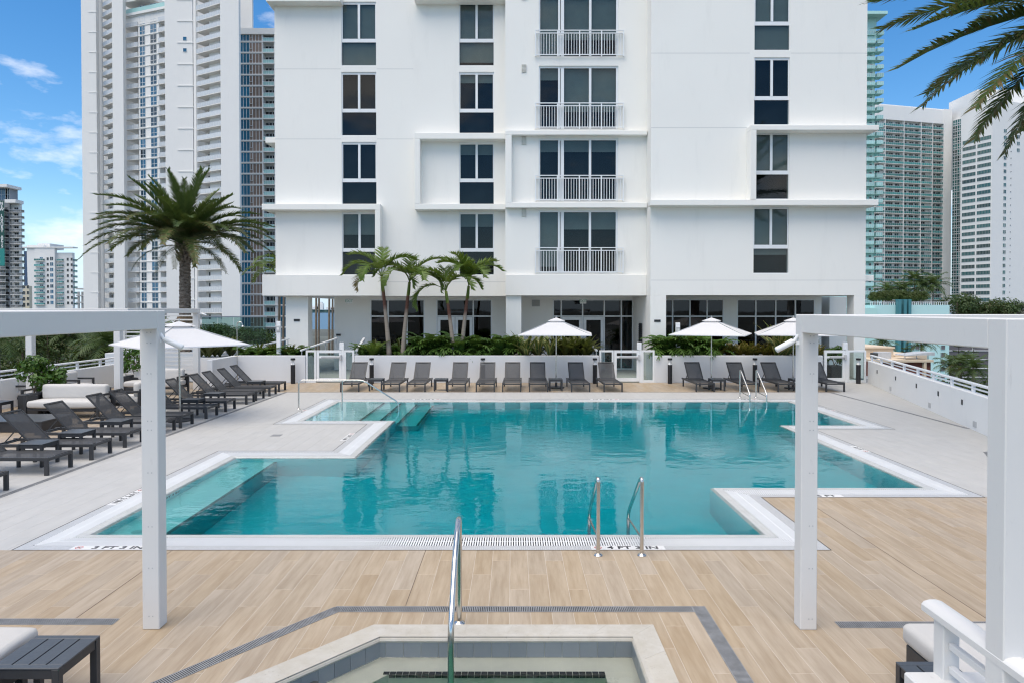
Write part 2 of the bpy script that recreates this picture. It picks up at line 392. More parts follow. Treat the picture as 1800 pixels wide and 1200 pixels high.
# ---------------------------------------------------------------- mesh helpers
class MB:
    def __init__(s): s.v, s.f, s.mi, s.pc = [], [], [], []
    def add(s, verts, faces, mi=0, M=None, piece=0.0):
        o = len(s.v)
        s.v += [tuple(M @ Vector(p)) for p in verts] if M is not None else [tuple(p) for p in verts]
        for f in faces: s.f.append(tuple(i + o for i in f)); s.mi.append(mi); s.pc.append(piece)
        return s
    def box(s, x0, x1, y0, y1, z0, z1, mi=0, M=None, piece=0.0):
        return s.add([(x0,y0,z0),(x1,y0,z0),(x1,y1,z0),(x0,y1,z0),(x0,y0,z1),(x1,y0,z1),(x1,y1,z1),(x0,y1,z1)],
              [(0,3,2,1),(4,5,6,7),(0,1,5,4),(1,2,6,5),(2,3,7,6),(3,0,4,7)], mi, M, piece)
    def cbox(s, x0, x1, y0, y1, z0, z1, c=0.004, mi=0, M=None, piece=0.0):   # box with chamfered edges
        c = min(c, (x1-x0)*.45, (y1-y0)*.45, (z1-z0)*.45)
        bm = bmesh.new(); bmesh.ops.create_cube(bm, size=1.0)
        for v in bm.verts: v.co = Vector((x0+(v.co.x+.5)*(x1-x0), y0+(v.co.y+.5)*(y1-y0), z0+(v.co.z+.5)*(z1-z0)))
        bmesh.ops.bevel(bm, geom=list(bm.edges), offset=c, segments=1, profile=.5, affect='EDGES')
        bm.verts.index_update(); s.add([v.co[:] for v in bm.verts], [[v.index for v in f.verts] for f in bm.faces], mi, M, piece); bm.free(); return s
    def bar(s, a, b, w, h=None, mi=0, up=(0,0,1)):                            # rectangular bar from a to b
        a, b = Vector(a), Vector(b); d = b - a; L = d.length; d.normalize(); h = h or w
        u = Vector(up); x = d.cross(u)
        if x.length < 1e-4: x = d.cross(Vector((0,1,0)))
        x.normalize(); y = x.cross(d)
        M = Matrix(((x.x,y.x,d.x,a.x),(x.y,y.y,d.y,a.y),(x.z,y.z,d.z,a.z),(0,0,0,1)))
        return s.box(-w/2, w/2, -h/2, h/2, 0, L, mi, M)
    def tube(s, path, r, n=10, mi=0, cap=True):
        P = [Vector(p) for p in path]; rs = r if isinstance(r, (list, tuple)) else [r]*len(P); o = len(s.v)
        t0 = (P[1]-P[0]).normalized(); x = t0.cross(Vector((0,0,1)))
        if x.length < .01: x = t0.cross(Vector((0,1,0)))
        x.normalize()
        for i, p in enumerate(P):
            t = ((P[min(i+1,len(P)-1)]-p).normalized() + (p-P[max(i-1,0)]).normalized())
            t.normalize(); x = (x - t*x.dot(t)).normalized(); y = t.cross(x)
            for k in range(n):
                a = 2*PI*k/n; s.v.append(tuple(p + (x*math.cos(a)+y*math.sin(a))*rs[i]))
        for i in range(len(P)-1):
            for k in range(n):
                s.f.append((o+i*n+k, o+i*n+(k+1)%n, o+(i+1)*n+(k+1)%n, o+(i+1)*n+k)); s.mi.append(mi); s.pc.append(0.0)
        if cap:
            s.f.append(tuple(o+k for k in range(n))[::-1]); s.f.append(tuple(o+(len(P)-1)*n+k for k in range(n))); s.mi += [mi]*2; s.pc += [0.0]*2
        return s
    def lathe(s, prof, n=16, mi=0, c=(0,0)):                                  # profile of (r, z)
        o = len(s.v)
        for r, z in prof:
            for k in range(n): a = 2*PI*k/n; s.v.append((c[0]+r*math.cos(a), c[1]+r*math.sin(a), z))
        for i in range(len(prof)-1):
            for k in range(n):
                s.f.append((o+i*n+k, o+i*n+(k+1)%n, o+(i+1)*n+(k+1)%n, o+(i+1)*n+k)); s.mi.append(mi); s.pc.append(0.0)
        s.f.append(tuple(o+k for k in range(n))[::-1]); s.f.append(tuple(o+(len(prof)-1)*n+k for k in range(n))); s.mi += [mi]*2; s.pc += [0.0]*2
        return s
    def prism(s, poly, z0, z1, mi=0, sides=True):
        n = len(poly); s.add([(x,y,z1) for x,y in poly], [tuple(range(n))], mi)
        if sides: s.add([(x,y,z0) for x,y in poly]+[(x,y,z1) for x,y in poly], [(i,(i+1)%n,n+(i+1)%n,n+i) for i in range(n)], mi)
        return s
    def mesh(s, name, mats, smooth=False):
        me = bpy.data.meshes.new(name); me.from_pydata(s.v, [], s.f)
        for m in (mats if isinstance(mats, (list, tuple)) else [mats]): me.materials.append(MATS[m])
        if any(s.mi): me.polygons.foreach_set('material_index', s.mi)
        if any(s.pc): me.attributes.new('piece', 'FLOAT', 'FACE').data.foreach_set('value', s.pc)
        if smooth: me.polygons.foreach_set('use_smooth', [True]*len(s.f))
        me.update(); return me
    def obj(s, name, mats, parent=None, loc=(0,0,0), rot=(0,0,0), smooth=False): return link(name, s.mesh(name, mats, smooth), parent, loc, rot)

def link(name, me, parent=None, loc=(0,0,0), rot=(0,0,0), scale=(1,1,1)):
    o = bpy.data.objects.new(name, me); C.objects.link(o); o.parent = parent
    o.location = loc; o.rotation_euler = rot; o.scale = scale; return o
def tag(o, label, cat, group=None):
    o['label'] = label; o['category'] = cat
    if group: o['group'] = group
    return o
def thing(name, label, cat, loc=(0,0,0), rotz=0.0, group=None):
    return tag(link(name, None, None, loc, (0,0,rotz)), label, cat, group)
def struct(o): o['kind'] = 'structure'; return o
def stuff(o): o['kind'] = 'stuff'; return o
def copy_tree(o, parent=None):
    c = o.copy(); C.objects.link(c); c.parent = parent
    for ch in KIDS.get(o.name, None) or list(o.children): copy_tree(ch, c)
    return c
KIDS = {}
def freeze(o):                                                                # remember a finished thing's parts, so copies need no search
    KIDS[o.name] = list(o.children)
    for ch in o.children: freeze(ch)
    return o
def dup(root, loc, rotz, label, group=None):
    c = copy_tree(root); c.location = loc; c.rotation_euler = (0,0,rotz); c['label'] = label
    if group: c['group'] = group
    return c
def auto_smooth(me, ang=40):
    me.polygons.foreach_set('use_smooth', [True]*len(me.polygons)); me.set_sharp_from_angle(angle=R(ang)); return me
UNIT = {}
def unit(mat):
    if mat not in UNIT: UNIT[mat] = MB().box(-.5,.5,-.5,.5,-.5,.5).mesh('block', mat)
    return UNIT[mat]
def pc(name, parent, mat, x0, x1, y0, y1, z0, z1):                            # a plain block in world metres under a thing whose base is at its origin
    p = Vector(parent.location) if parent else Vector((0,0,0)); q = parent.parent if parent else None
    while q: p += Vector(q.location); q = q.parent
    return link(name, unit(mat), parent, ((x0+x1)/2-p.x, (y0+y1)/2-p.y, (z0+z1)/2-p.z), (0,0,0), (x1-x0, y1-y0, z1-z0))
NUM = ['first','second','third','fourth','fifth','sixth','seventh','eighth','ninth','tenth','eleventh','twelfth','thirteenth']

# ---------------------------------------------------------------- the ground far below, the bay, the far shore
GZ = -14.0
struct(MB().prism([(-4000,-4000),(4000,-4000),(4000,560),(-4000,560)], GZ-1, GZ, sides=False).obj('city_ground', 'ground_city'))
struct(MB().prism([(-12000,560),(12000,560),(12000,14000),(-12000,14000)], GZ-1, GZ-.5, sides=False).obj('bay_water', 'bay_water'))
isl = MB()
for k in range(60):
    x = -3500 + k*110 + rnd.uniform(-30,30); isl.box(x-70, x+70, 3000, 3100, GZ-1, rnd.uniform(-4, 4))
struct(isl.obj('far_shore', 'island_green'))
for k, (x, w, h) in enumerate(((-846,13,26),(-880,26,12),(-800,20,9),(-905,16,8),(-772,26,7))):
    b = tag(MB().box(-w,w,0,20,0,h).box(-w*.6,w*.6,2,18,h,h+h*.25).obj('far_tower', 'tower_white', None, (x,2990,0)),
        ['tall pale tower on the far shore across the bay','low broad pale block on the far shore left of tower','pale block on the far shore right of the tall tower','tiny leftmost pale block on the far shore','tiny rightmost pale block on the far shore'][k], 'building')

# ---------------------------------------------------------------- deck, pool, spa
POOL = [(-5.93,8.05),(3.76,8.05),(3.76,10.32),(7.15,10.32),(7.15,16.2),(9.08,16.2),(9.08,21.65),(-5.95,21.65),(-5.95,16.9),(-3.62,16.9),(-3.62,13.7),(-5.93,13.7)]
def inset(poly, d):
    out = []; n = len(poly)
    for i in range(n):
        a, b, c = Vector(poly[i-1]), Vector(poly[i]), Vector(poly[(i+1)%n])
        e1, e2 = (b-a).normalized(), (c-b).normalized(); n1, n2 = Vector((-e1.y,e1.x)), Vector((-e2.y,e2.x))
        k = (n1+n2)/(1+n1.dot(n2)); out.append(tuple(b+k*d))
    return out
def inside(p, poly):
    r = False; n = len(poly)
    for i in range(n):
        (x1,y1),(x2,y2) = poly[i], poly[(i+1)%n]
        if (y1 > p[1]) != (y2 > p[1]) and p[0] < (x2-x1)*(p[1]-y1)/(y2-y1)+x1: r = not r
    return r
def cells(poly_in, xs, ys):                                                    # rectangles of a grid that lie inside poly_in
    return [(xs[i],xs[i+1],ys[j],ys[j+1]) for i in range(len(xs)-1) for j in range(len(ys)-1) if inside(((xs[i]+xs[i+1])/2,(ys[j]+ys[j+1])/2), poly_in)]
def ring(mb, a, b, z0, z1, mi=0):
    n = len(a)
    for i in range(n):
        j = (i+1)%n; mb.add([(*a[i],z0),(*a[j],z0),(*b[j],z1),(*b[i],z1)], [(0,1,2,3)], mi)
    return mb
SPA = [(1.03,3.0),(1.03,5.85),(-1.15,5.85),(-2.59,4.25),(-2.59,3.0)]
SPA_OUT = inset(SPA, -.225)
WOOD = lambda x, y: (y < 8.05) or (x > 3.76 and y < 10.32) or (y > 23.42 and x < 11.3) or (x < -10.05 and y > 11.5)
def right_wall_x(y): return 10.62 + (y-15.18)*0.278

wood = struct(link('wood_deck', None)); pave = struct(link('paver_deck', None))
XS = sorted({-15.0,-10.05,-5.95,-5.93,-3.62,3.76,7.15,9.08,11.3,14.2}); YS = sorted({2.0,8.05,10.32,11.5,13.7,16.2,16.9,21.65,23.42,26.6})
bw, bp, rects_w, rects_p = MB(), MB(), [], []
for i in range(len(XS)-1):
    for j in range(len(YS)-1):
        x0,x1,y0,y1 = XS[i],XS[i+1],YS[j],YS[j+1]; m = ((x0+x1)/2,(y0+y1)/2)
        if inside(m, POOL): continue
        (rects_w if WOOD(*m) else rects_p).append((x0,x1,y0,y1))
def clip(x0,x1,y0,y1,rects):
    return [(max(x0,a),min(x1,b),max(y0,c),min(y1,d)) for a,b,c,d in rects if min(x1,b)-max(x0,a) > .012 and min(y1,d)-max(y0,c) > .012]
for r in rects_w:
    if r[3] <= 8.06:
        if r[0] > -3.63 and r[1] < 3.77:                                       # leave the spa open
            for a,b,c,d in ((-3.62,3.76,6.03,8.05),(1.20,3.76,2,6.03),(-3.62,-2.77,2,6.03)): bw.box(a,b,c,d,-.03,-.0015)
            bw.add([(-2.77,6.03,-.0015),(-2.77,4.36,-.0015),(-1.26,6.03,-.0015)],[(0,1,2)])
        else: bw.box(*r,-.03,-.0015)
    else: bw.box(*r,-.03,-.0015)
for r in rects_p: bp.box(*r,-.03,-.002)
bw.obj('grout_bed', 'grout', wood); bp.obj('grout_bed', 'grout_grey', pave)

SHAPE = {}
def tile_obj(name, parent, mat, recs, cx, cy_):
    key = (mat, tuple(tuple(round(v-(cx if k<2 else cy_),3) for k,v in enumerate(r)) for r in recs))
    if key not in SHAPE:
        m = MB()
        for a,b,c,d in key[1]:
            e = .0015
            m.add([(a,c,-.006),(b,c,-.006),(b,d,-.006),(a,d,-.006),(a,c,-e),(b,c,-e),(b,d,-e),(a,d,-e),(a+e,c+e,0),(b-e,c+e,0),(b-e,d-e,0),(a+e,d-e,0)],
               [(8,9,10,11),(4,5,9,8),(5,6,10,9),(6,7,11,10),(7,4,8,11),(0,1,5,4),(1,2,6,5),(2,3,7,6),(3,0,4,7)])
        SHAPE[key] = m.mesh(name, mat)
    return link(name, SHAPE[key], parent, (cx, cy_, 0))
# planks: each near one is an object, the far strips are joined
far_planks = MB(); n_pl = 0
x = -15.035; col = 0
while x < 14:
    yb = 2.0 - 1.2 + (col % 3)*0.4 + 0.11
    while yb < 26.6:
        a,b,c,d = x+.0022, x+.1978, yb+.0018, yb+1.1982
        recs = clip(a,b,c,d,rects_w); out = []
        for q in recs:
            if q[3] < 4.3: continue
            mx, my = (q[0]+q[1])/2, (q[2]+q[3])/2
            if mx > right_wall_x(my)+.2: continue
            if q[2] < 6.06 and q[0] > -2.8 and q[1] < 1.24:                   # planks run just under the spa coping
                lim = 6.02 if q[0] > -1.27 else 6.02 + (q[0]+1.27)*1.11
                q = (q[0],q[1],max(q[2],lim),q[3])
                if q[3]-q[2] < .02: continue
            out.append(q)
        if out:
            my = (yb+.6)
            if my < 10.6 and -7.4 < x < 9.4:
                tile_obj('plank', wood, 'plank', out, x+.1, yb+.6); n_pl += 1
            else:
                pv = rnd.random()
                for q in out: far_planks.add([(q[0],q[2],0),(q[1],q[2],0),(q[1],q[3],0),(q[0],q[3],0)],[(0,1,2,3)],0,None,pv)
        yb += 1.2
    x += .2; col += 1
stuff(far_planks.obj('far_planks', 'plank', wood))
# pavers 0.3 x 0.6, half bond
tiles = []
x = -15.0; col = 0
while x < 14.2:
    yb = 7.6 + (col % 2)*.3
    while yb < 26.6:
        recs = [q for q in clip(x+.0012,x+.2988,yb+.0012,yb+.5988,rects_p) if (q[0]+q[1])/2 < right_wall_x((q[2]+q[3])/2)+.3]
        if recs: tiles.append((yb+.3, x+.15, recs))
        yb += .6
    x += .3; col += 1
def seen(t):
    y_, x_, _ = t; u = x_/y_
    return (y_ if -.76 < u < .70 else y_+100)
tiles.sort(key=seen)
far_tiles = MB()
for k, (y_, x_, recs) in enumerate(tiles):
    if k < 295: tile_obj('paver', pave, 'paver', recs, x_, y_)
    else:
        pv = rnd.random()
        for q in recs: far_tiles.add([(q[0],q[2],0),(q[1],q[2],0),(q[1],q[3],0),(q[0],q[3],0)],[(0,1,2,3)],0,None,pv)
stuff(far_tiles.obj('far_pavers', 'paver', pave))
# dark movement joints
for nm, par, a in (('movement_joint', wood, (-4.038,-4.032,6.27,8.05)),('movement_joint', wood, (-1.038,-1.032,6.53,8.05)),('movement_joint', wood, (4.362,4.368,6.22,10.32))):
    pc(nm, par, 'bark', *a, -.002, .0015)
MBj = MB(); o_ = inset(POOL,-.012)
ring(MBj, o_, POOL, .0025, .0025); MBj.obj('perimeter_joint', 'drain_void', pave)

# pool surround: mosaic strip, white grating, lip
gut = struct(link('pool_surround', None))
p0, p1, p2, p3 = POOL, inset(POOL,.14), inset(POOL,.44), inset(POOL,.56)
ring(MB(), p0, p1, .002, .002).obj('mosaic_strip', 'mosaic_grey', gut)
m = MB(); ring(m, p1, p2, -.07, -.07); ring(m, p1, p1, .002, -.07); ring(m, p2, p2, -.07, .001); m.obj('gutter_channel', 'channel_dark', gut)
p3b = inset(POOL,.60)
m = ring(MB(), p2, p3, .002, -.004); ring(m, p3, p3b, -.004, -.06); m.obj('pool_lip', 'mosaic_lip', gut)
sl = MB(); n = len(POOL)
for i in range(n):
    a, b = Vector(POOL[i]), Vector(POOL[(i+1)%n]); prev, nxt = Vector(POOL[i-1]), Vector(POOL[(i+2)%n])
    e = (b-a).normalized(); nn = Vector((-e.y,e.x)); L = (b-a).length
    cvx = lambda p,q,r: ((q-p).x*(r-q).y-(q-p).y*(r-q).x) > 0
    s0, s1 = cvx(prev,a,b), cvx(a,b,nxt); tt = -.44
    while tt < L+.44:
        d0, d1 = .142, .438
        for conv, dist in ((s0, tt), (s1, L-tt)):
            if conv: d1 = min(d1, dist)
            elif dist < 0: d0 = max(d0, -dist)
            if conv and dist < d0: d1 = d0
        if d1-d0 > .012:
            q = a+e*tt; w = .0085
            pts = [q-e*w+nn*d0, q+e*w+nn*d0, q+e*w+nn*d1, q-e*w+nn*d1]
            sl.add([(v.x,v.y,-.018) for v in pts]+[(v.x,v.y,.003) for v in pts], [(4,5,6,7),(0,1,5,4),(1,2,6,5),(2,3,7,6),(3,0,4,7)])
        tt += .030
for d in (.283,): ring(sl, inset(POOL,d), inset(POOL,d+.014), .0018, .0018)
stuff(sl.obj('grating_slats', 'grating_white', gut))

def text_mesh(txt, size, ext=0.0006):
    cu = bpy.data.curves.new('lettering', 'FONT'); cu.body = txt; cu.size = size; cu.align_x = 'CENTER'; cu.align_y = 'CENTER'; cu.extrude = ext; cu.offset = size*.022
    ob = bpy.data.objects.new('lettering', cu); C.objects.link(ob)
    me = bpy.data.meshes.new_from_object(ob.evaluated_get(bpy.context.evaluated_depsgraph_get()))
    bpy.data.objects.remove(ob); bpy.data.curves.remove(cu); return me
TXT = {}
def lettering(parent, txt, size, mat, loc, rot, name='lettering', scale=(1,1,1)):
    k = (txt,size,mat)
    if k not in TXT:
        TXT[k] = text_mesh(txt,size); TXT[k].materials.clear(); TXT[k].materials.append(MATS[mat])
    return link(name, TXT[k], parent, loc, rot, scale)
sign_m = MB()
for k in range(24):
    a, b = 2*PI*k/24, 2*PI*(k+1)/24
    sign_m.add([(.045*math.cos(a),.045*math.sin(a),0),(.045*math.cos(b),.045*math.sin(b),0),(.036*math.cos(b),.036*math.sin(b),0),(.036*math.cos(a),.036*math.sin(a),0)],[(0,1,2,3)])
sign_m.bar((-.029,.029,0),(.029,-.029,0),.009,.0004)
sign_me = sign_m.mesh('no_diving_ring', 'letter_red')
diver_me = MB().bar((-.022,.004,0),(.016,-.006,0),.008,.0004).bar((.016,-.006,0),(.026,.010,0),.006,.0004).lathe([(.006,0),(.006,.0006)],8,0,(-.028,.010)).mesh('diver_figure', 'letter_black')
def marker(x, y, rz, txt, w):
    t = link('depth_marker', MB().box(-w/2,w/2,-.068,.068,0,.003).mesh('depth_marker','marker_tile'), gut, (x,y,.0015), (0,0,rz))
    lettering(t, txt, .125, 'letter_black', (.06,-.004,.0045), (0,0,0), scale=(1.25,1,1))
    link('no_diving_ring', sign_me, t, (-w/2+.085,0,.0045)); link('diver_figure', diver_me, t, (-w/2+.085,0,.0048))
marker(-4.78, 8.12, 0, '3 FT 3 IN', .98)
marker(1.37, 8.12, 0, '4 FT 3 IN', .88)
marker(4.72, 10.39, 0, '5 FT', .62)
marker(-5.86, 10.35, -PI/2, '3 FT 3 IN', .9); marker(-3.69, 15.2, -PI/2, '3 FT 6 IN', .9)
marker(-2.75, 21.58, PI, '3 FT 6 IN', .9); marker(2.9, 21.58, PI, '4 FT 3 IN', .9); marker(7.4, 21.58, PI, '5 FT', .62)
marker(9.01, 19.4, PI/2, '5 FT', .62); marker(7.08, 13.9, PI/2, '5 FT', .62); marker(-5.88, 19.0, -PI/2, '2 FT', .6)

# basin
DEEP = -1.28; WL = -.012
w_in = p3b; bas = MB()
XS2 = sorted({p[0] for p in w_in}); YS2 = sorted({p[1] for p in w_in})
for a,b,c,d in cells(w_in, XS2, YS2): bas.add([(a,c,DEEP),(b,c,DEEP),(b,d,DEEP),(a,d,DEEP)],[(0,1,2,3)])
for i in range(len(w_in)):
    (x1,y1),(x2,y2) = w_in[i], w_in[(i+1)%len(w_in)]
    bas.add([(x1,y1,DEEP),(x2,y2,DEEP),(x2,y2,-.06),(x1,y1,-.06)],[(0,1,2,3)])
pool = struct(bas.obj('pool_basin', 'plaster_pool'))
# bench step on the left with black nosing
pc('entry_step', pool, 'plaster_step', w_in[0][0], -4.55, 8.66, 13.09, DEEP, -.32)
pc('step_nosing', pool, 'nosing_grey', -4.605, -4.545, 8.66, 13.09, -.325, -.315)
# stairs in the left alcove
for k, (xr, z) in enumerate(((-3.95,-.13),(-3.45,-.28),(-2.95,-.46),(-2.45,-.68))):
    ya = 17.51 if xr < -3.1 else 17.0
    pc('stair_tread', pool, 'plaster_step', -5.34 if k == 0 else (-3.95,-3.45,-2.95)[k-1], xr, 17.51, 21.04, DEEP, z)
    pc('step_nosing', pool, 'nosing_grey', xr-.055, xr+.006, 17.51, 21.04, z-.006, z+.006)
for x, y in ((-5.0,9.05),(-5.0,12.6)): link('pool_light', MB().lathe([(.07,0),(.08,.012),(.05,.02)],14).mesh('pool_light','hardware_grey'), pool, (x,y,-.32))
lettering(pool, '3 FT 3 IN', .13, 'letter_black', (-5.326, 10.6, -.15), (PI/2,0,PI/2))
wb = inset(POOL,.545); wm = MB()
for a,b,c,d in cells(wb, sorted({p[0] for p in wb}), sorted({p[1] for p in wb})):
    wm.add([(a,c,WL),(b,c,WL),(b,d,WL),(a,d,WL)],[(0,1,2,3)]); wm.add([(a,c,DEEP-.05),(b,c,DEEP-.05),(b,d,DEEP-.05),(a,d,DEEP-.05)],[(3,2,1,0)])
for i in range(len(wb)):
    (x1,y1),(x2,y2) = wb[i], wb[(i+1)%len(wb)]; wm.add([(x1,y1,DEEP-.05),(x2,y2,DEEP-.05),(x2,y2,WL),(x1,y1,WL)],[(0,1,2,3)])
bm = bmesh.new(); me = wm.mesh('pool_water','pool_water'); bm.from_mesh(me); bmesh.ops.remove_doubles(bm, verts=bm.verts, dist=1e-4)
bmesh.ops.recalc_face_normals(bm, faces=bm.faces); bm.to_mesh(me); bm.free()
struct(link('pool_water', me))

# spa
spa = struct(link('spa_basin', None))
def coping(parent, a, b, a2, b2, n):                                          # stones between inner edge a-b and outer edge a2-b2, rounded nose
    a,b,a2,b2 = map(Vector,(a,b,a2,b2))
    for k in range(n):
        f0, f1 = k/n+.0005, (k+1)/n-.0005
        i0,i1,o0,o1 = a.lerp(b,f0),a.lerp(b,f1),a2.lerp(b2,f0),a2.lerp(b2,f1); nrm = ((i0-o0)+(i1-o1)).normalized()
        m = MB(); prof = [(0,-.004),(0,.030)]
        for (r, z) in ((-.055,.030),(-.02,.026),(.006,.014),(.014,-.004),(.006,-.020),(-.012,-.027)): prof.append((r,z))
        v = []
        for q,o in ((i0,o0),(i1,o1)):
            v.append((o.x,o.y,-.004)); v.append((o.x,o.y,.030))
            for r,z in prof[2:]: p = q+nrm*r; v.append((p.x,p.y,z))
        h = len(prof); m.add(v, [(i,i+1,h+i+1,h+i) for i in range(h-1)]+[tuple(range(h))[::-1],tuple(range(h,2*h))])
        m.obj('coping_stone','coping_stone',parent)
cb = MB()
for i in range(4):
    cb.add([(*SPA_OUT[i],.0285),(*SPA_OUT[i+1],.0285),(*SPA[i+1],.0285),(*SPA[i],.0285)],[(0,1,2,3)])
cb.obj('coping_bed','coping_stone',spa)
coping(spa, SPA[1], SPA[2], SPA_OUT[1], SPA_OUT[2], 6)
coping(spa, SPA[0], SPA[1], SPA_OUT[0], SPA_OUT[1], 7)
coping(spa, SPA[2], SPA[3], SPA_OUT[2], SPA_OUT[3], 5)
coping(spa, SPA[3], SPA[4], SPA_OUT[3], SPA_OUT[4], 3)
sb = MB(); n = len(SPA)
for i in range(n):
    (x1,y1),(x2,y2) = SPA[i], SPA[(i+1)%n]; sb.add([(x1,y1,-1.0),(x2,y2,-1.0),(x2,y2,.0),(x1,y1,.0)],[(0,1,2,3)])
sb.add([(*p,-1.0) for p in SPA],[tuple(range(n))]); sb.obj('spa_shell','plaster_spa',spa)
LED = -.165
bi = inset(SPA,.27); ring(MB(), SPA, bi, LED, LED).obj('bench_top','plaster_spa',spa); ring(MB(), bi, bi, LED-.0, -1.0).obj('bench_face','plaster_spa',spa)
def tile_run(parent, name, mat, a, b, z0, z1, w, out, thick=.006):
    a, b = Vector(a), Vector(b); L = (b-a).length; e = (b-a)/L; nrm = Vector((-e.y,e.x)); k = 0.0; ang = math.atan2(e.y,e.x)
    while k < L-.01:
        l = min(w, L-k); p = a+e*(k+l/2)
        key = (name,mat,round(l,3),z0,z1,thick)
        if key not in SHAPE: SHAPE[key] = MB().cbox(-l/2+.0015,l/2-.0015,0,thick,z0+.0015,z1-.0015,.001).mesh(name,mat)
        link(name, SHAPE[key], parent, (p.x,p.y,0), (0,0,ang)); k += w
tile_run(spa,'wall_tile','spa_tile',SPA[1],SPA[2],-.150,-.010,.152,1)
tile_run(spa,'wall_tile','spa_tile',SPA[2],(-1.96,4.95),-.150,-.010,.152,1); tile_run(spa,'wall_tile','spa_tile',(-1.96,4.95),SPA[3],-.150,-.010,.152,1)
tile_run(spa,'wall_tile','spa_tile',SPA[0],SPA[1],-.150,-.010,.152,1)
for z in (0,): 
    tile_run(spa,'nosing_tile','nosing_black',(bi[1][0],bi[1][1]-.004),(bi[2][0],bi[2][1]-.004),LED-.052,LED+.002,.054,1,.006)
kx_ = bi[1][0]
while kx_ > bi[2][0]-.03:
    link('nosing_tile', unit('nosing_black'), spa, (kx_-.026, bi[1][1]+.022, LED+.001), (0,0,0), (.050,.046,.006)); kx_ -= .054
pc('skimmer_mouth', spa, 'channel_dark', -1.66,-1.54,5.22,5.36,-.15,-.09)
sw = MB().add([(x,y,-.148) for x,y in inset(SPA,.002)],[tuple(range(n))]); q = inset(SPA,.002)
sw.add([(x,y,-1.02) for x,y in q],[tuple(range(n))[::-1]])
for i in range(n): (x1,y1),(x2,y2) = q[i],q[(i+1)%n]; sw.add([(x1,y1,-1.02),(x2,y2,-1.02),(x2,y2,-.148),(x1,y1,-.148)],[(0,1,2,3)])
me = sw.mesh('spa_water','spa_water'); bm = bmesh.new(); bm.from_mesh(me); bmesh.ops.remove_doubles(bm, verts=bm.verts, dist=1e-4); bmesh.ops.recalc_face_normals(bm, faces=bm.faces); bm.to_mesh(me); bm.free()
struct(link('spa_water', me))

# slot drains: steel trays with slats
def drain(name_label, a, b, w, pitch=.017, mat='drain_steel', z=.004):
    a, b = Vector((*a,0)), Vector((*b,0)); e = (b-a).normalized(); L = (b-a).length; ang = math.atan2(e.y,e.x)
    t = tag(MB().box(0,L,-w/2,w/2,-.003,.0012).obj('slot_drain','drain_void',None,a,(0,0,ang)), name_label, 'drain', 'slot drains in the deck')
    m = MB(); k = 0.0
    while k < L: m.box(k,k+pitch*.58,-w/2+.006,w/2-.006,.0012,z); k += pitch
    m.box(0,L,-w/2,-w/2+.007,.0012,z+.0005).box(0,L,w/2-.007,w/2,.0012,z+.0005)
    stuff(m.obj('drain_slats',mat,t))
drain('steel slot drain running straight behind the spa edge', (-1.70,6.45),(1.71,6.45),.12)
drain('steel slot drain slanting away left of the spa', (-1.665,6.46),(-3.2,4.52),.12)
drain('steel slot drain running toward the camera right of the spa', (1.775,6.51),(1.775,3.6),.13)
drain('short steel slot drain beside the daybed at left', (-5.4,6.19),(-3.63,6.19),.12)
drain('short steel slot drain beside the daybed at right', (2.93,6.13),(4.9,6.13),.12)
drain('dark slot drain along the foot of the left lounger row', (-7.80,6.3),(-7.80,23.42),.10,.05)
drain('thin slot drain at the front edge of the far timber strip', (-7.85,23.40),(11.2,23.40),.035,.05)
drain('grey slot drain crossing the pavers by the right parapet', (10.88,23.4),(10.88,16.3),.09,.05)
drain('grey slot drain at right beside the near white post, along', (9.45,13.6),(7.9,10.6),.10,.05)
drain('grey slot drain at right beside the near white post, across', (9.45,13.6),(11.5,13.6),.06,.05)
tag(MB().box(-.11,.11,-.11,.11,0,.003).box(-.09,.09,-.09,.09,.003,.005).obj('floor_drain','drain_steel',None,(-5.35,15.4,.001)),'small square bronze floor drain in the grey paving left of the pool','drain')

# ---------------------------------------------------------------- the apartment building behind the pool
bld = thing('apartment_building', 'white stucco apartment building with projecting ledges facing the pool', 'building', (2, 29, 0))
def wall_holes(name, parent, mat, x0, x1, z0, z1, yf, yb, holes, mb=None):
    xs = sorted({x0,x1,*[h[0] for h in holes],*[h[1] for h in holes]}); zs = sorted({z0,z1,*[h[2] for h in holes],*[h[3] for h in holes]})
    m = MB(); L = parent.location
    for i in range(len(xs)-1):
        run = None
        for j in range(len(zs)):
            solid = j < len(zs)-1 and not any(h[0]-1e-6 <= xs[i] and xs[i+1] <= h[1]+1e-6 and h[2]-1e-6 <= zs[j] and zs[j+1] <= h[3]+1e-6 for h in holes)
            if solid and run is None: run = zs[j]
            if not solid and run is not None:
                m.box(xs[i]-L.x,xs[i+1]-L.x,yf-L.y,yb-L.y,run-L.z,zs[j]-L.z); run = None
    return m.obj(name, mat, parent)
YL, YC, YR = 30.0, 29.07, 28.15
TOP = 26.0; FH = 3.05; NF = 6
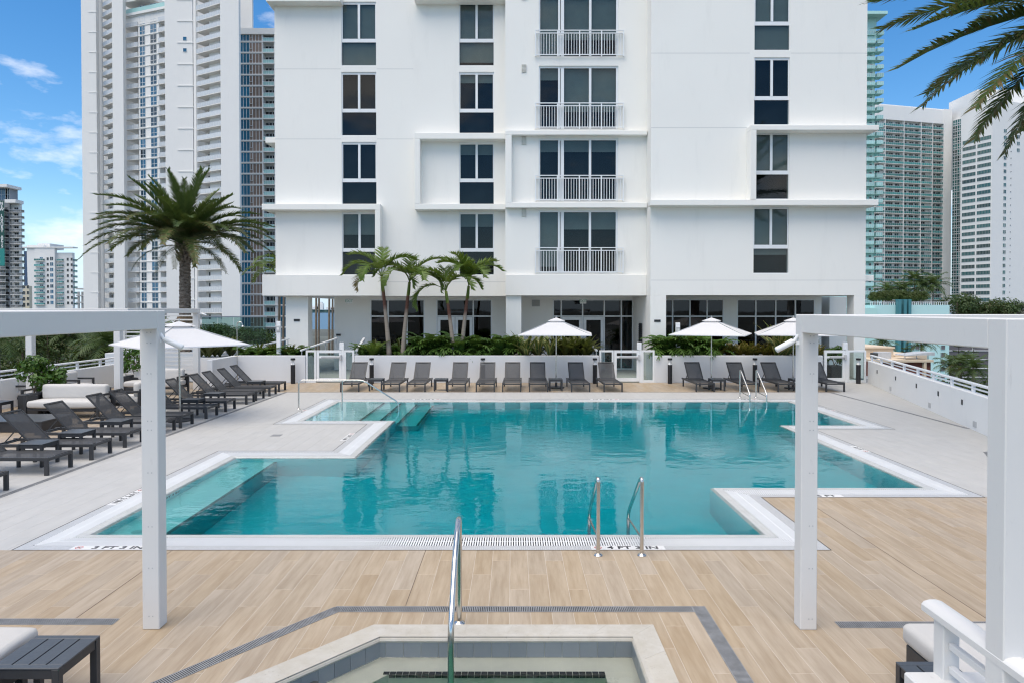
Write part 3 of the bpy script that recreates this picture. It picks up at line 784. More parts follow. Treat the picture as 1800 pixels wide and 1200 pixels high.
# --- windows (frame > panes, blind, near-black panel painted as the unlit room)
def make_window(w, h, parent):
    f = MB(); y0, y1 = .05, .11
    f.box(0,.05,y0,y1,1.03,h).box(w-.05,w,y0,y1,1.03,h).box(.05,w-.05,y0,y1,h-.10,h)
    f.box(.05,w-.05,y0,y1,1.03,1.185).box(w/2-.05,w/2+.05,y0-.012,y1,1.185,h-.10)
    f.box(0,.018,y0,y1,0,1.03).box(w-.018,w,y0,y1,0,1.03).box(.018,w-.018,y0,y1,0,.03)
    f.box(.07,.09,y0+.006,y0+.02,1.02,1.03).box(w/2-.02,w/2+.02,y0-.022,y0-.012,1.05,1.08)
    o = f.obj('window', 'white_frame', parent)
    def part(n, mat, *a): MB().box(*a).obj(n, mat, o)
    part('pane','window_glass', .05,w/2-.05,.075,.083,1.185,h-.10)
    part('pane','window_glass', w/2+.05,w-.05,.065,.073,1.185,h-.10)
    part('pane','window_glass', .018,w-.018,.075,.083,.03,1.03)
    part('dark_backing','interior', .0,w,.24,.27,0,h)
    return o
def place(o, x, y, z): o.location = (x-bld.location.x, y-bld.location.y, z-bld.location.z)
def add_blind(win, w, h, drop, low=False):
    z1 = 1.03 if low else h-.09
    MB().box(.03,w-.03,.15,.16,z1-drop,z1).obj('roller_blind','roller_blind',win)
WL_W, WH = 1.525, 2.775
w_src = make_window(WL_W, WH, bld); used = False
holesL, holesR, holesC = [], [], []
blindsL = {(0,0):.9,(0,1):.0,(0,2):.0,(0,3):1.55,(1,0):.55,(1,1):.45,(1,2):.35,(1,3):1.55}
for ci, x0 in enumerate((-7.510, -2.362)):
    for k in range(NF):
        z0 = 4.325 + k*FH; holesL.append((x0, x0+WL_W, z0, z0+WH))
        if not used: wn_ = w_src; used = True; freeze(w_src)
        else: wn_ = copy_tree(w_src, bld)
        place(wn_, x0, YL, z0); d = blindsL.get((ci,k), 1.5)
        if d: add_blind(wn_, WL_W, WH, d)
        if k >= 3: add_blind(wn_, WL_W, WH, .98 if ci == 0 else .85, True)
WR_W, RH = 1.455, 2.76
w_src = make_window(WR_W, RH, bld); freeze(w_src); x0 = 9.899
for k in range(NF):
    z0 = 4.30 + k*FH; holesR.append((x0, x0+WR_W, z0, z0+RH))
    wn_ = w_src if k == 0 else copy_tree(w_src, bld)
    place(wn_, x0, YR, z0); add_blind(wn_, WR_W, RH, (1.5,1.5,.0001,1.55,1.5,1.5)[k])
    if k in (0,3,4,5): add_blind(wn_, WR_W, RH, .25 if k == 0 else .95, True)
# --- tall sliding windows with railings in the middle bay
SW, SH = 3.37, 2.69
def make_slider(parent):
    f = MB(); y0, y1 = .06, .14
    f.box(0,.06,y0,y1,0,SH).box(SW-.09,SW,y0,y1,0,SH).box(.06,SW-.09,y0,y1,SH-.08,SH).box(.06,SW-.09,y0,y1,0,.06)
    f.box(.82,.90,y0-.01,y1,.06,SH-.08).box(.93,1.07,y0,y1,.06,SH-.08).box(2.13,2.23,y0-.015,y1,.06,SH-.08)
    o = f.obj('sliding_window','white_frame',parent)
    for a,b,y in ((.06,.82,.09),(1.07,2.13,.10),(2.23,SW-.09,.08)): MB().box(a,b,y,y+.008,.06,SH-.08).obj('pane','window_glass',o)
    MB().box(0,SW,.34,.37,0,SH).obj('dark_backing','interior',o)
    return o
RW, RHH = 3.75, 1.10
def make_rail(parent):
    m = MB()
    m.box(0,RW,-.03,.03,RHH-.035,RHH).box(0,RW,-.02,.02,RHH-.15,RHH-.115).box(0,RW,-.02,.02,.05,.085)
    for k in range(5): x = .02+k*(RW-.04)/4; m.box(x-.025,x+.025,-.025,.025,0,RHH-.035)
    for x in (0.02, RW-.02): m.box(x-.02,x+.02,0,.14,RHH-.12,RHH-.09).box(x-.02,x+.02,0,.14,.04,.07)
    o = m.obj('balcony_rail','white_frame',parent); b = MB()
    for k in range(4):
        for j in range(1,8): x = .02+(k+j/8)*(RW-.04)/4; b.box(x-.011,x+.011,-.011,.011,.085,RHH-.15)
    b.obj('balusters','white_frame',o)
    return o
s_src = make_slider(bld); freeze(s_src); r_src = make_rail(bld); freeze(r_src)
xs0, xr0 = 1.090, 0.928
for k in range(NF):
    z0 = 4.35 + k*FH; holesC.append((xs0, xs0+SW, z0, z0+SH))
    s = s_src if k == 0 else copy_tree(s_src, bld); place(s, xs0, YC, z0)
    r = r_src if k == 0 else copy_tree(r_src, bld); place(r, xr0, YC-.11, z0)
    if k >= 3 or k == 0: MB().box(.06,.84,.20,.21,0 if k else .3,SH).obj('roller_blind','roller_blind',s)
    else: MB().box(.06,.84,.20,.21,SH-.55,SH).obj('roller_blind','roller_blind',s)
    MB().box(1.05,SW-.05,.20,.21,SH-(.8,.55,1.9,1.9,1.5,1.5)[k],SH).obj('roller_blind','roller_blind',s)
    v = pc('wall_vent', bld, 'louvre_vent', 0.363, 0.557, YC-.035, YC, z0+SH-.28, z0+SH+.05)
    vm = MB()
    for j in range(6): vm.box(-.5,.5,-.75,-.5,-.46+j*.165,-.36+j*.165)
    link('vent_slats', vm.mesh('vent_slats','louvre_vent'), v)
# --- stucco walls
xL0, xL1, xC1, xR1 = -10.425, -.33, 5.66, 14.521
ZB = 3.41
wall_holes('front_wall', bld, 'stucco', xL0, xL1, ZB, TOP, YL, YL+.30, holesL)
wall_holes('front_wall', bld, 'stucco', xL1, xC1, ZB, TOP, YC, YC+.40, holesC)
wall_holes('front_wall', bld, 'stucco', xC1, xR1, ZB, TOP, YR, YR+.30, holesR)
pc('building_core', bld, 'stucco', xL0, xL1, YL+.30, 42, ZB, TOP-.3); pc('building_core', bld, 'stucco', xL1, xC1, YC+.40, 42, ZB, TOP-.3); pc('building_core', bld, 'stucco', xC1, xR1, YR+.30, 42, ZB, TOP-.3)
# --- projecting ledges and fins
def ledge(*a):
    x0,x1,y0,y1,z0,z1 = a; L = bld.location
    return MB().cbox(x0-L.x,x1-L.x,y0-L.y,y1-L.y,z0,z1,.012).obj('ledge','stucco',bld)
P = .5
zt, zb = 7.37, 7.12                                  # ledge over the lowest storey, left
ledge(-10.841, -5.728, YL-P, YL+.02, zb, zt); ledge(-10.841, xL0, YL+.02, YL+4, zb, zt)
ledge(-5.961, -5.728, YL-P, YL+.02, 4.32, zb)
ledge(-10.841, -5.713, YL-P-.003, YL+.02, ZB-.002, 4.32); ledge(-10.841, xL0, YL+.02, YL+4, ZB-.002, 4.32)
ledge(-4.253, xL1-.002, YL-P, YL+.02, zb+.01, zt); ledge(-4.253, -4.014, YL-P, YL+.02, zt, 10.16)
ledge(-4.253, xL1-.002, YL-P, YL+.02, 10.16, 10.42)
ledge(-10.922, xL0, YL+.2, YL+4, 10.16, 10.40)
ledge(-10.620, -7.424, YL-P, YL+.02, 16.05, 16.40); ledge(-10.620, xL0, YL+.02, YL+4, 16.05, 16.40)
ledge(-4.253, xL1-.002, YL-P, YL+.02, 16.12, 16.40)
Q = .3
ledge(xL1+.002, 5.634, YC-Q, YC+.02, 10.15, 10.34); ledge(xL1+.002, -0.058, YC-Q, YC+.02, 7.32, 10.15)
ledge(xL1+.002, 5.634, YC-Q, YC+.02, 7.10, 7.32); ledge(xL1+.002, xC1-.002, YC-.14, YC+.02, ZB-.002, 4.30)
ledge(9.585, 14.770, YR-P, YR+.02, 10.06, 10.26); ledge(9.585, 9.827, YR-P, YR+.02, 7.27, 10.06)
ledge(5.544, 14.770, YR-P, YR+.02, 7.03, 7.26)
ledge(xR1, 14.770, YR+.02, YR+4, 10.06, 10.26); ledge(xR1, 14.770, YR+.02, YR+4, 7.03, 7.26); ledge(xR1, 15.028, YR+.3, YR+4, 4.0, 4.24)
# control joints in the render: groove shade painted as thin darker strips
for k in range(5):
    z = 7.23 + FH*k
    for x0,x1,y in ((xL0,-7.525,YL),(-5.975,-4.350,YL),(xC1,9.712,YR),(11.377,xR1,YR)):
        if k == 0 or (k == 1 and x0 == 11.377): continue
        pc('control_joint', bld, 'stucco_shade', x0+.01, x1-.01, y-.002, y+.01, z-.008, z+.008)
pc('control_joint', bld, 'stucco_shade', xC1+.01, xR1-.01, YR-.002, YR+.01, 4.02, 4.036); pc('control_joint', bld, 'stucco_shade', -5.775, xL1-.01, YL-.002, YL+.01, 4.02, 4.036)
# --- ground floor: columns, recessed walls, storefronts
def column(x0,x1,y0,y1):
    L = bld.location; MB().cbox(x0-L.x,x1-L.x,y0-L.y,y1-L.y,0,ZB,.01).obj('column','stucco',bld)
column(-10.000, -9.010, 30.0, 30.64); column(-0.308, 0.351, 29.07, 29.75); column(xC1, 6.310, 28.15, 28.85)
column(14.052, xR1, 28.15, 28.77); column(14.827, 15.627, 32.0, 33.0)
pc('side_wall', bld, 'stucco', 0.359-.28, 0.359-.02, 29.75, 32.3, 0, ZB); pc('side_wall', bld, 'stucco', xC1, xC1+.25, 28.85, 32.2, 0, ZB)
BACK = 32.3
def storefront(x0, x1, y, zt, zmid, verts, doors=()):
    """white mullioned shopfront: frame > panes; doors are parts of their own"""
    L = bld.location; f = MB(); w = .06
    xs = [x0]+list(verts)+[x1]
    for x in xs: f.box(x-w/2-L.x,x+w/2-L.x,y-.05-L.y,y+.05-L.y,0,zt)
    for a,b in zip(xs,xs[1:]):
        for z in (.03, zmid, zt-.03): f.box(a+w/2-L.x,b-w/2-L.x,y-.048-L.y,y+.048-L.y,z-.03,z+.03)
    o = f.obj('storefront','white_frame',bld)
    for a,b in zip(xs,xs[1:]):
        MB().box(a+w/2-L.x,b-w/2-L.x,y-.004-L.y,y+.004-L.y,zmid+.03,zt-.06).obj('pane','shop_glass',o)
        if (a,b) not in doors: MB().box(a+w/2-L.x,b-w/2-L.x,y-.004-L.y,y+.004-L.y,.06,zmid-.03).obj('pane','shop_glass',o)
        else:
            n = 2 if b-a > 1.3 else 1
            for k in range(n):
                c, d = a+w/2+(b-a-w)*k/n+.01, a+w/2+(b-a-w)*(k+1)/n-.01; dm = MB()
                dm.box(c-L.x,c+.13-L.x,y-.07-L.y,y-.02-L.y,.02,zmid-.04).box(d-.13-L.x,d-L.x,y-.07-L.y,y-.02-L.y,.02,zmid-.04)
                dm.box(c+.13-L.x,d-.13-L.x,y-.07-L.y,y-.02-L.y,zmid-.18,zmid-.04).box(c+.13-L.x,d-.13-L.x,y-.07-L.y,y-.02-L.y,.02,.28)
                do = dm.obj('glass_door','white_frame',bld)
                MB().box(c+.13-L.x,d-.13-L.x,y-.05-L.y,y-.042-L.y,.28,zmid-.18).obj('pane','shop_glass',do)
                hx = d-.07 if k == 0 else c+.07
                MB().box(hx-.015-L.x,hx+.015-L.x,y-.13-L.y,y-.10-L.y,.85,1.25).box(hx-.01-L.x,hx+.01-L.x,y-.10-L.y,y-.07-L.y,.9,.92).box(hx-.01-L.x,hx+.01-L.x,y-.10-L.y,y-.07-L.y,1.18,1.2).obj('door_handle','hardware_grey',do)
    return o
ZT, ZM = 3.30, 2.500
sl1 = (-6.729, -4.199); sl2 = (-3.607, -1.023)
storefront(*sl1, BACK, ZT, ZM, [-5.908, -5.015])
d0 = -1.884; storefront(*sl2, BACK, ZT, ZM, [d0], [(sl2[0], d0)])
sl3 = (1.898, 5.652); v3 = [2.274, 3.284, 4.307, 5.114]
storefront(*sl3, BACK, ZT, ZM, v3, [(v3[0],v3[1]),(v3[1],v3[2])])
sl4 = (6.531, 9.717); storefront(*sl4, 31.6, ZT, ZM, [7.373, 8.176, 8.969])
sl5 = (10.362, 13.930); storefront(*sl5, 31.6, ZT, ZM, [11.218, 12.140, 13.048])
for a,b,y in ((-8.452,sl1[0]-.03,BACK),(sl1[1]+.03,sl2[0]-.03,BACK),(sl2[1]+.03,0.404,BACK),(0.404+.002,sl3[0]-.03,BACK),(sl3[1]+.03,xC1,BACK),(sl4[1]+.03,sl5[0]-.03,31.6),(sl5[1]+.03,14.246,31.6)):
    pc('recess_wall', bld, 'stucco', a, b, y-.06, y+.25, 0, ZB)
for a,b,y in ((sl1[0]-.03,sl1[1]+.03,BACK),(sl2[0]-.03,sl2[1]+.03,BACK),(sl3[0]-.03,sl3[1]+.03,BACK),(sl4[0]-.03,sl4[1]+.03,31.6),(sl5[0]-.03,sl5[1]+.03,31.6)):
    pc('shopfront_head', bld, 'stucco', a, b, y-.05, y+.25, ZT, ZB)
    pc('dark_backing', bld, 'interior', a-.1, b+.1, y+2.2, y+2.3, 0, ZB); pc('room_floor', bld, 'interior', a-.1, b+.1, y+.1, y+2.2, -.02, .0); pc('room_side', bld, 'interior', a-.12, a-.031, y+.26, y+2.2, 0, ZB); pc('room_side', bld, 'interior', b+.031, b+.12, y+.26, y+2.2, 0, ZB)
pc('ground_core', bld, 'stucco', -8.452+.3, xC1, BACK+2.4, 42, 0, ZB-.01); pc('ground_core', bld, 'stucco', xC1+.01, 13.930, 34.1, 42, 0, ZB-.01)
pc('terrace_slab', bld, 'concrete', -13, 15.2, 28.2, 42.5, -.6, -.012)
# signs and fittings on the building
def plate(name, lab, mat, x0,x1,y,z0,z1,cat='sign',th=.02): return tag(MB().box(-(x1-x0)/2,(x1-x0)/2,-th,0,0,z1-z0).obj(name,mat,None,((x0+x1)/2,y-.002,z0)), lab, cat)
plate('wall_plaque','small dark plaque on the left white column','dark_sign',-9.635,-9.375,30.0,2.300,2.400)
plate('wall_plaque','small dark plaque on the wall right of the passage to the bay','dark_sign',-8.345,-8.131,32.2,1.575,1.669)
plate('wall_plaque','small dark plaque on the white column right of the middle entrance','dark_sign',5.818,6.076,28.15,2.310,2.404)
plate('wall_plaque','small dark plate low on the wall right of the double doors','dark_sign',-0.926,-0.738,32.2,1.454,1.588)
lv = thing('slatted_sign','tall narrow black slatted sign beside the middle entrance','sign',(xC1-.02,30.2,1.062))
MB().box(-.02,0,-.35,.35,0,1.15).obj('sign_panel','dark_sign',lv)
for k in range(12): MB().box(-.035,-.02,-.33,.33,.03+k*.093,.07+k*.093).obj('slat','black_metal',lv)
vt = thing('louvre_grille','square grey louvre grille high on the recessed wall by middle column','grille',(1.073,32.236,2.957))
MB().box(-.19,.19,-.03,0,0,.31).obj('grille_frame','stucco_shade',vt)
for k in range(7): MB().box(-.17,.17,-.045,-.03,.02+k*.042,.045+k*.042).obj('slat','concrete',vt)
plain('exit_green', (0.20,0.36,0.30), 0.5)
def exit_sign(px, y, lab):
    e = thing('exit_sign', lab, 'sign', (px, y, 3.40-.32))
    MB().cbox(-.15,.15,-.02,.02,.0,.24,.02).obj('sign_plate','marker_tile',e); MB().tube([(0,0,.24),(0,0,.33)],.012,6).obj('stem','white_frame',e)
    lettering(e,'EXIT',.17,'exit_green',(0,-.0215,.115),(PI/2,0,0))
exit_sign(-7.448, 31.0, 'white EXIT sign under the soffit by the passage at left')
exit_sign(3.177, 31.0, 'white EXIT sign under the soffit of the middle entrance')

# ---------------------------------------------------------------- planter walls, gates, planting bed
def wall_thing(lab, pts, y, h, th=.2):
    t = thing('planter_wall', lab, 'wall', (pts[0], y, 0)); w = pts[1]-pts[0]
    MB().cbox(0,w,0,th,0,h,.012).obj('wall_body','wall_paint',t); return t
PY = 26.45; PH = 1.05
wall_thing('white planter wall left of the left gate', (-10.690,-8.067), PY, PH)
wall_thing('long white planter wall between the left and middle gates', (-6.150,3.328), PY, PH)
wall_thing('white planter wall between the middle gate and the right gate', (5.499,12.013), PY, PH)
t = thing('planter_wall', 'short white wall returning from louvre screen to the planter wall', 'wall', (-10.690, PY+.1, 0))
MB().cbox(-.2,0,-2.3,.0,0,PH,.012).obj('wall_body','wall_paint',t)
for a,b,lab in ((-10.690,-8.067,'left'),(-6.150,3.328,'middle'),(5.499,12.013,'right')):
    s = struct(MB().box(a+.02,b-.02,PY+.2,28.05,.0,PH-.10).obj('planting_bed','soil')); 
    tag(MB().box(a,b,28.05,28.2,0,PH-.06).obj('planter_back_wall','wall_paint'), 'white rear kerb of the %s planting bed'%lab, 'wall')
    pc('soil_side', s, 'wall_paint', a, a+.02, PY+.2, 28.05, 0, PH-.05); pc('soil_side', s, 'wall_paint', b-.02, b, PY+.2, 28.05, 0, PH-.05)
def gate(lab, x0, xp, xd, x1, flip=False, y=PY+.06):
    """white framed glass pool gate: fixed panel x0..xp, swinging leaf xp..xd, latch post at xd, fixed panel xd..x1"""
    g = thing('pool_gate', lab, 'gate', (x0,y,0)); h = 1.25
    def frame(name,a,b,z0,z1,w,yy,dep):
        m = MB().cbox(a,a+w,yy,yy+dep,z0,z1,.004).cbox(b-w,b,yy,yy+dep,z0,z1,.004).cbox(a+w,b-w,yy+.002,yy+dep-.002,z1-w,z1,.004).cbox(a+w,b-w,yy+.002,yy+dep-.002,z0,z0+w*1.3,.004)
        o = m.obj(name,'white_frame',g); MB().box(a+w,b-w,yy+dep/2-.005,yy+dep/2+.005,z0+w*1.3,z1-w).obj('pane','gate_glass',o); return o
    a,b,c = xp-x0, xd-x0, x1-x0
    if a > .1: frame('fixed_panel',0,a,0,h,.07,0,.08)
    lf = frame('gate_leaf',a+.02,b,.05,h,.10,.0,.07)
    MB().cbox(a+.12,b-.10,.004,.06,h-.30,h-.22,.004).obj('cross_rail','white_frame',lf)
    MB().cbox(a+.22,b-.03,-.075,-.01,h-.30,h-.225,.01).obj('push_bar','hardware_grey',lf)
    MB().cbox(b-.05,b+.02,-.11,.0,h-.37,h-.16,.01).obj('latch_case','hardware_grey',lf)
    MB().cbox(b+.004,b+.10,-.004,.09,0,h+.02,.004).cbox(b-.08,b+.09,-.008,.088,h+.02,h+.30,.004).obj('latch_post','white_frame',g)
    if c-b > .15: frame('fixed_panel',b+.10,c,0,h,.07,0,.08)
gate('white framed glass gate at left, below the EXIT sign', -8.060, -7.663, -6.669, -6.183)
gate('white framed glass gate before the middle entrance', 3.357, 3.909, 4.902, 5.499)
gate('white framed glass gate at the right end by the parapet', 12.035, 12.080, 12.908, 13.725)
# ramp beyond the left gate and terrace floor between bed and building
struct(MB().box(-12,13.9,28.2,30.0,-.02,.0).box(-8.067,-6.150,PY+.3,28.2,-.02,.0).box(3.328,5.499,PY+.3,28.2,-.02,.0).box(12.013,13.9,PY+.3,28.2,-.02,.0).obj('terrace_floor','concrete'))
# glass balustrades with sloping white handrails beside the gates
def balustrade(lab, a, b, h, pane=True):
    a, b = Vector(a), Vector(b); t = thing('glass_balustrade', lab, 'railing', a); d = b-a
    MB().bar((0,0,h),d+Vector((0,0,h)),.09,.05).obj('handrail','white_frame',t)
    if not pane:
        for k in range(4): MB().tube([d*(.02+.32*k)-Vector((0,0,.2)), d*(.02+.32*k)+Vector((0,0,h))],.018,8).obj('rail_post','hardware_grey',t)
        return
    nrm = Vector((-d.y,d.x,0)).normalized()*.006
    MB().add([tuple(p) for p in (-nrm, d-nrm, d-nrm+Vector((0,0,h)), -nrm+Vector((0,0,h)), nrm, d+nrm, d+nrm+Vector((0,0,h)), nrm+Vector((0,0,h)))],[(0,1,2,3),(5,4,7,6),(0,4,5,1),(1,5,6,2),(2,6,7,3),(3,7,4,0)]).obj('pane','guard_glass',t)
balustrade('sloping glass balustrade left of the left gate', (-8.321,26.75,.95), (-7.647,29.6,1.3), .28, False)
balustrade('sloping glass balustrade right of the left gate', (-6.141,26.75,.95), (-6.463,29.6,1.3), .28, False)
balustrade('glass balustrade end left of the middle gate', (3.271,26.75,.95), (3.093,29.0,1.2), .28, False)
balustrade('glass balustrade behind the right planting bed', (8.207,28.3,.3), (12.688,28.3,.3), .95)
balustrade('sloping glass balustrade beside the louvre screen', (-11.097,27.4,.85), (-9.760,29.7,1.25), .30, False)
# parapet with rail, right
def parapet(name_lab, a, b, h, rail, npost, side):
    a, b = Vector((*a,0)), Vector((*b,0)); d = b-a; L = d.length; ang = math.atan2(d.y,d.x)
    t = thing('parapet_wall', name_lab, 'wall', a, ang)
    MB().cbox(0,L,0,.2,-1.2,h,.012).obj('wall_body','parapet_paint',t)
    rl = MB().cbox(0,L,.06,.16,rail-.055,rail,.012).obj('top_rail','white_paint',t)
    MB().cbox(0,L,.09,.13,(h+rail)/2-.035,(h+rail)/2-.0,.006).obj('mid_rail','white_paint',t)
    for k in range(npost): x = .15+(L-.3)*k/(npost-1); MB().cbox(x-.04,x+.04,.075,.145,h-.01,rail-.055,.006).obj('rail_post','white_paint',t)
    return t
pr = parapet('long white parapet with low rail along the right side of the deck', (right_wall_x(26.44),26.44), (right_wall_x(5.0),5.0), .86, 1.09, 16, 1)
pl = parapet('white parapet with low rail at far left behind the sofas', (-14.60,5.0), (-14.60,27.0), .83, 1.09, 18, -1)
Lr = math.hypot(21.44, 21.44*.278)
for yy, z in ((25.0,.50),(22.6,.50),(20.4,.50),(18.5,.50),(16.8,.50)):
    f = (26.44-yy)/21.44*Lr; MB().cbox(f-.05,f+.05,-.012,.0,z,z+.13,.004).obj('wall_light','dark_sign',pr)
for yy in (23.2,19.2,16.0):
    f = (26.44-yy)/21.44*Lr; MB().cbox(f-.10,f+.10,-.015,.0,.08,.22,.004).obj('scupper','hardware_grey',pr)

# ---------------------------------------------------------------- pergola frames
def screws(parent, pts, ny):
    for x,y,z in pts: MB().add([(.006*math.cos(a),ny*.0015,.006*math.sin(a)) for a in [k*PI/4 for k in range(8)]],[tuple(range(8)) if ny < 0 else tuple(range(8))[::-1]]).obj('screw','hardware_grey',parent,(x,y,z))
def pergola(lab, loc, parts, scr=()):
    p = thing('pergola_frame', lab, 'pergola', loc)
    for nm,(x0,x1,y0,y1,z0,z1) in parts:
        MB().cbox(x0-loc[0],x1-loc[0],y0-loc[1],y1-loc[1],z0,z1,.006).obj(nm,'pergola_paint',p)
    return p
pg = pergola('white square-section pergola frame at near left', (-3.225,6.11,0), [('post',(-3.30,-3.15,6.04,6.18,0,2.835)),('beam',(-3.30,-3.15,2.0,6.04,2.672,2.835)),('beam',(-7.2,-3.30,6.04,6.18,2.672,2.835)),('post',(-7.2,-7.05,6.04,6.18,0,2.672)),('post',(-3.30,-3.15,1.86,2.0,0,2.835))])
screws(pg, [(x,-.0715,z) for z in (.12,.55,.92,1.40,1.78,1.86,2.28,2.55,2.64) for x in (-.015,.018)], -1)
MB().cbox(-.105,-.076,-.03,.05,2.35,2.66,.006).obj('junction_box','pergola_paint',pg)
pg = pergola('white square-section pergola frame at near right', (2.627,6.10,0), [('post',(2.553,2.70,6.03,6.17,0,2.80)),('beam',(2.553,2.70,3.67,6.03,2.638,2.80)),('beam',(2.70,6.6,6.03,6.17,2.638,2.80)),('post',(6.45,6.6,6.03,6.17,0,2.638)),('post',(2.553,2.70,3.53,3.67,0,2.80)),('beam',(2.70,6.6,3.53,3.67,2.638,2.80))])
screws(pg, [(x,-.0715,z) for z in (.10,.55,.93,1.40,1.78,1.86,2.28,2.55,2.61) for x in (0.0,.03)], -1)
pg = pergola('white pergola frame with louvre screen over the far left sofas', (-12.7,22,0), [('post',(-11.55,-11.37,19.72,19.9,0,2.70)),('post',(-14.10,-13.92,19.72,19.9,0,2.70)),('post',(-11.32,-11.13,24.1,24.28,0,2.70)),('post',(-14.0,-13.85,24.1,24.28,0,2.70)),
   ('beam',(-18.2,-11.13,19.72,19.9,2.70,2.86)),('beam',(-14.1,-11.13,24.1,24.28,2.70,2.86)),('beam',(-11.32,-11.13,19.9,24.1,2.70,2.86)),('beam',(-14.10,-13.92,19.9,24.1,2.70,2.86))])
for k in range(15): MB().cbox(-1.15,1.38,2.14,2.22,.55+k*.145,.60+k*.145,.004).obj('louvre_slat','pergola_paint',pg)
MB().cbox(-1.10,-1.02,2.12,2.24,.0,2.70,.004).obj('post','pergola_paint',pg)
# bullet security cameras on the near posts
def cctv(lab, loc, d):
    t = thing('security_camera', lab, 'camera', loc); d = Vector(d).normalized(); a = -d*.07; b = d*.10
    MB().tube([a, a*.9, b*.95, b],[.020,.027,.027,.024],12).tube([b, b+d*.002],[.018,.018],12).obj('camera_body','white_frame',t,smooth=True)
    MB().tube([a+Vector((0,0,-.01)), a+Vector((-.04 if d.x > 0 else .04,0,.05))],.014,8).lathe([(.03,0),(.03,.03)],10,0,(a.x-(.05 if d.x > 0 else -.05),a.y)).obj('bracket','white_frame',t)
cctv('white bullet security camera on the near left pergola post', (-3.06,6.12,2.55), (.8,.15,-.42))
cctv('white bullet security camera on the near right pergola post', (2.45,6.12,2.53), (-.8,.1,-.45))
cctv('small white security camera on the far pergola post', (-10.95,24.15,2.66), (.8,.1,-.3))

# ---------------------------------------------------------------- stainless rails and ladders
def bend(pts, r=.07, n=6):
    P = [Vector(p) for p in pts]; out = [P[0]]
    for i in range(1,len(P)-1):
        a, b, c = P[i-1], P[i], P[i+1]; d1, d2 = (a-b), (c-b); k = min(r, d1.length*.48, d2.length*.48)
        s, e = b+d1.normalized()*k, b+d2.normalized()*k
        for j in range(n+1): t = j/n; out.append(s*(1-t)**2+b*2*t*(1-t)+e*t*t)
    return out+[P[-1]]
def flange(mb, x, y, z=0): mb.lathe([(.048,z),(.052,z+.006),(.046,z+.014),(.022,z+.03),(.021,z+.05)],18,0,(x,y))
def steel_obj(name, mb, parent): o = mb.obj(name,'steel',parent); auto_smooth(o.data,50); return o
def spa_rail():
    t = thing('grab_rail','curved stainless steel grab rail into the spa','handrail',(-.49,6.16,0))
    steel_obj('rail_tube', MB().tube(bend([(0,0,0),(0,0,.98),(0,-.16,.93),(0,-.46,.745),(0,-.80,.37),(0,-.83,.25),(0,-.83,-.9)],.10),.0255,14), t)
    m = MB(); flange(m,0,0); steel_obj('floor_flange', m, t)
spa_rail()
def ladder_rail(x, y, s, lab):
    t = thing('pool_ladder_rail', lab, 'handrail', (x,y,0), 0 if s > 0 else PI)
    steel_obj('rail_tube', MB().tube(bend([(0,0,0),(0,0,.90),(0,.10,.86),(0,.82,.31),(0,.93,.20),(0,.93,-1.1)],.09),.0225,14), t)
    steel_obj('brace', MB().tube([(0,0,.20),(0,.93,.15)],.013,10), t); m = MB(); flange(m,0,0); steel_obj('floor_flange', m, t)
ladder_rail(.985,7.87,1,'left stainless ladder rail at the near pool edge'); ladder_rail(1.49,7.87,1,'right stainless ladder rail at the near pool edge')
ladder_rail(7.32,22.0,-1,'left stainless ladder rail at the far right pool edge'); ladder_rail(7.84,22.0,-1,'right stainless ladder rail at the far right pool edge')
t = thing('stair_handrail','long stainless handrail over the pool steps at left','handrail',(-6.12,19.45,0))
steel_obj('rail_tube', MB().tube(bend([(0,0,0),(0,0,.83),(1.84,0,.83),(2.84,0,.20),(2.86,0,-.05),(2.80,0,-.45)],.14,8),.021,14), t)
steel_obj('rail_post', MB().tube([(1.24,0,-.25),(1.24,0,.82)],.019,12), t); m = MB(); flange(m,0,0); steel_obj('floor_flange', m, t)

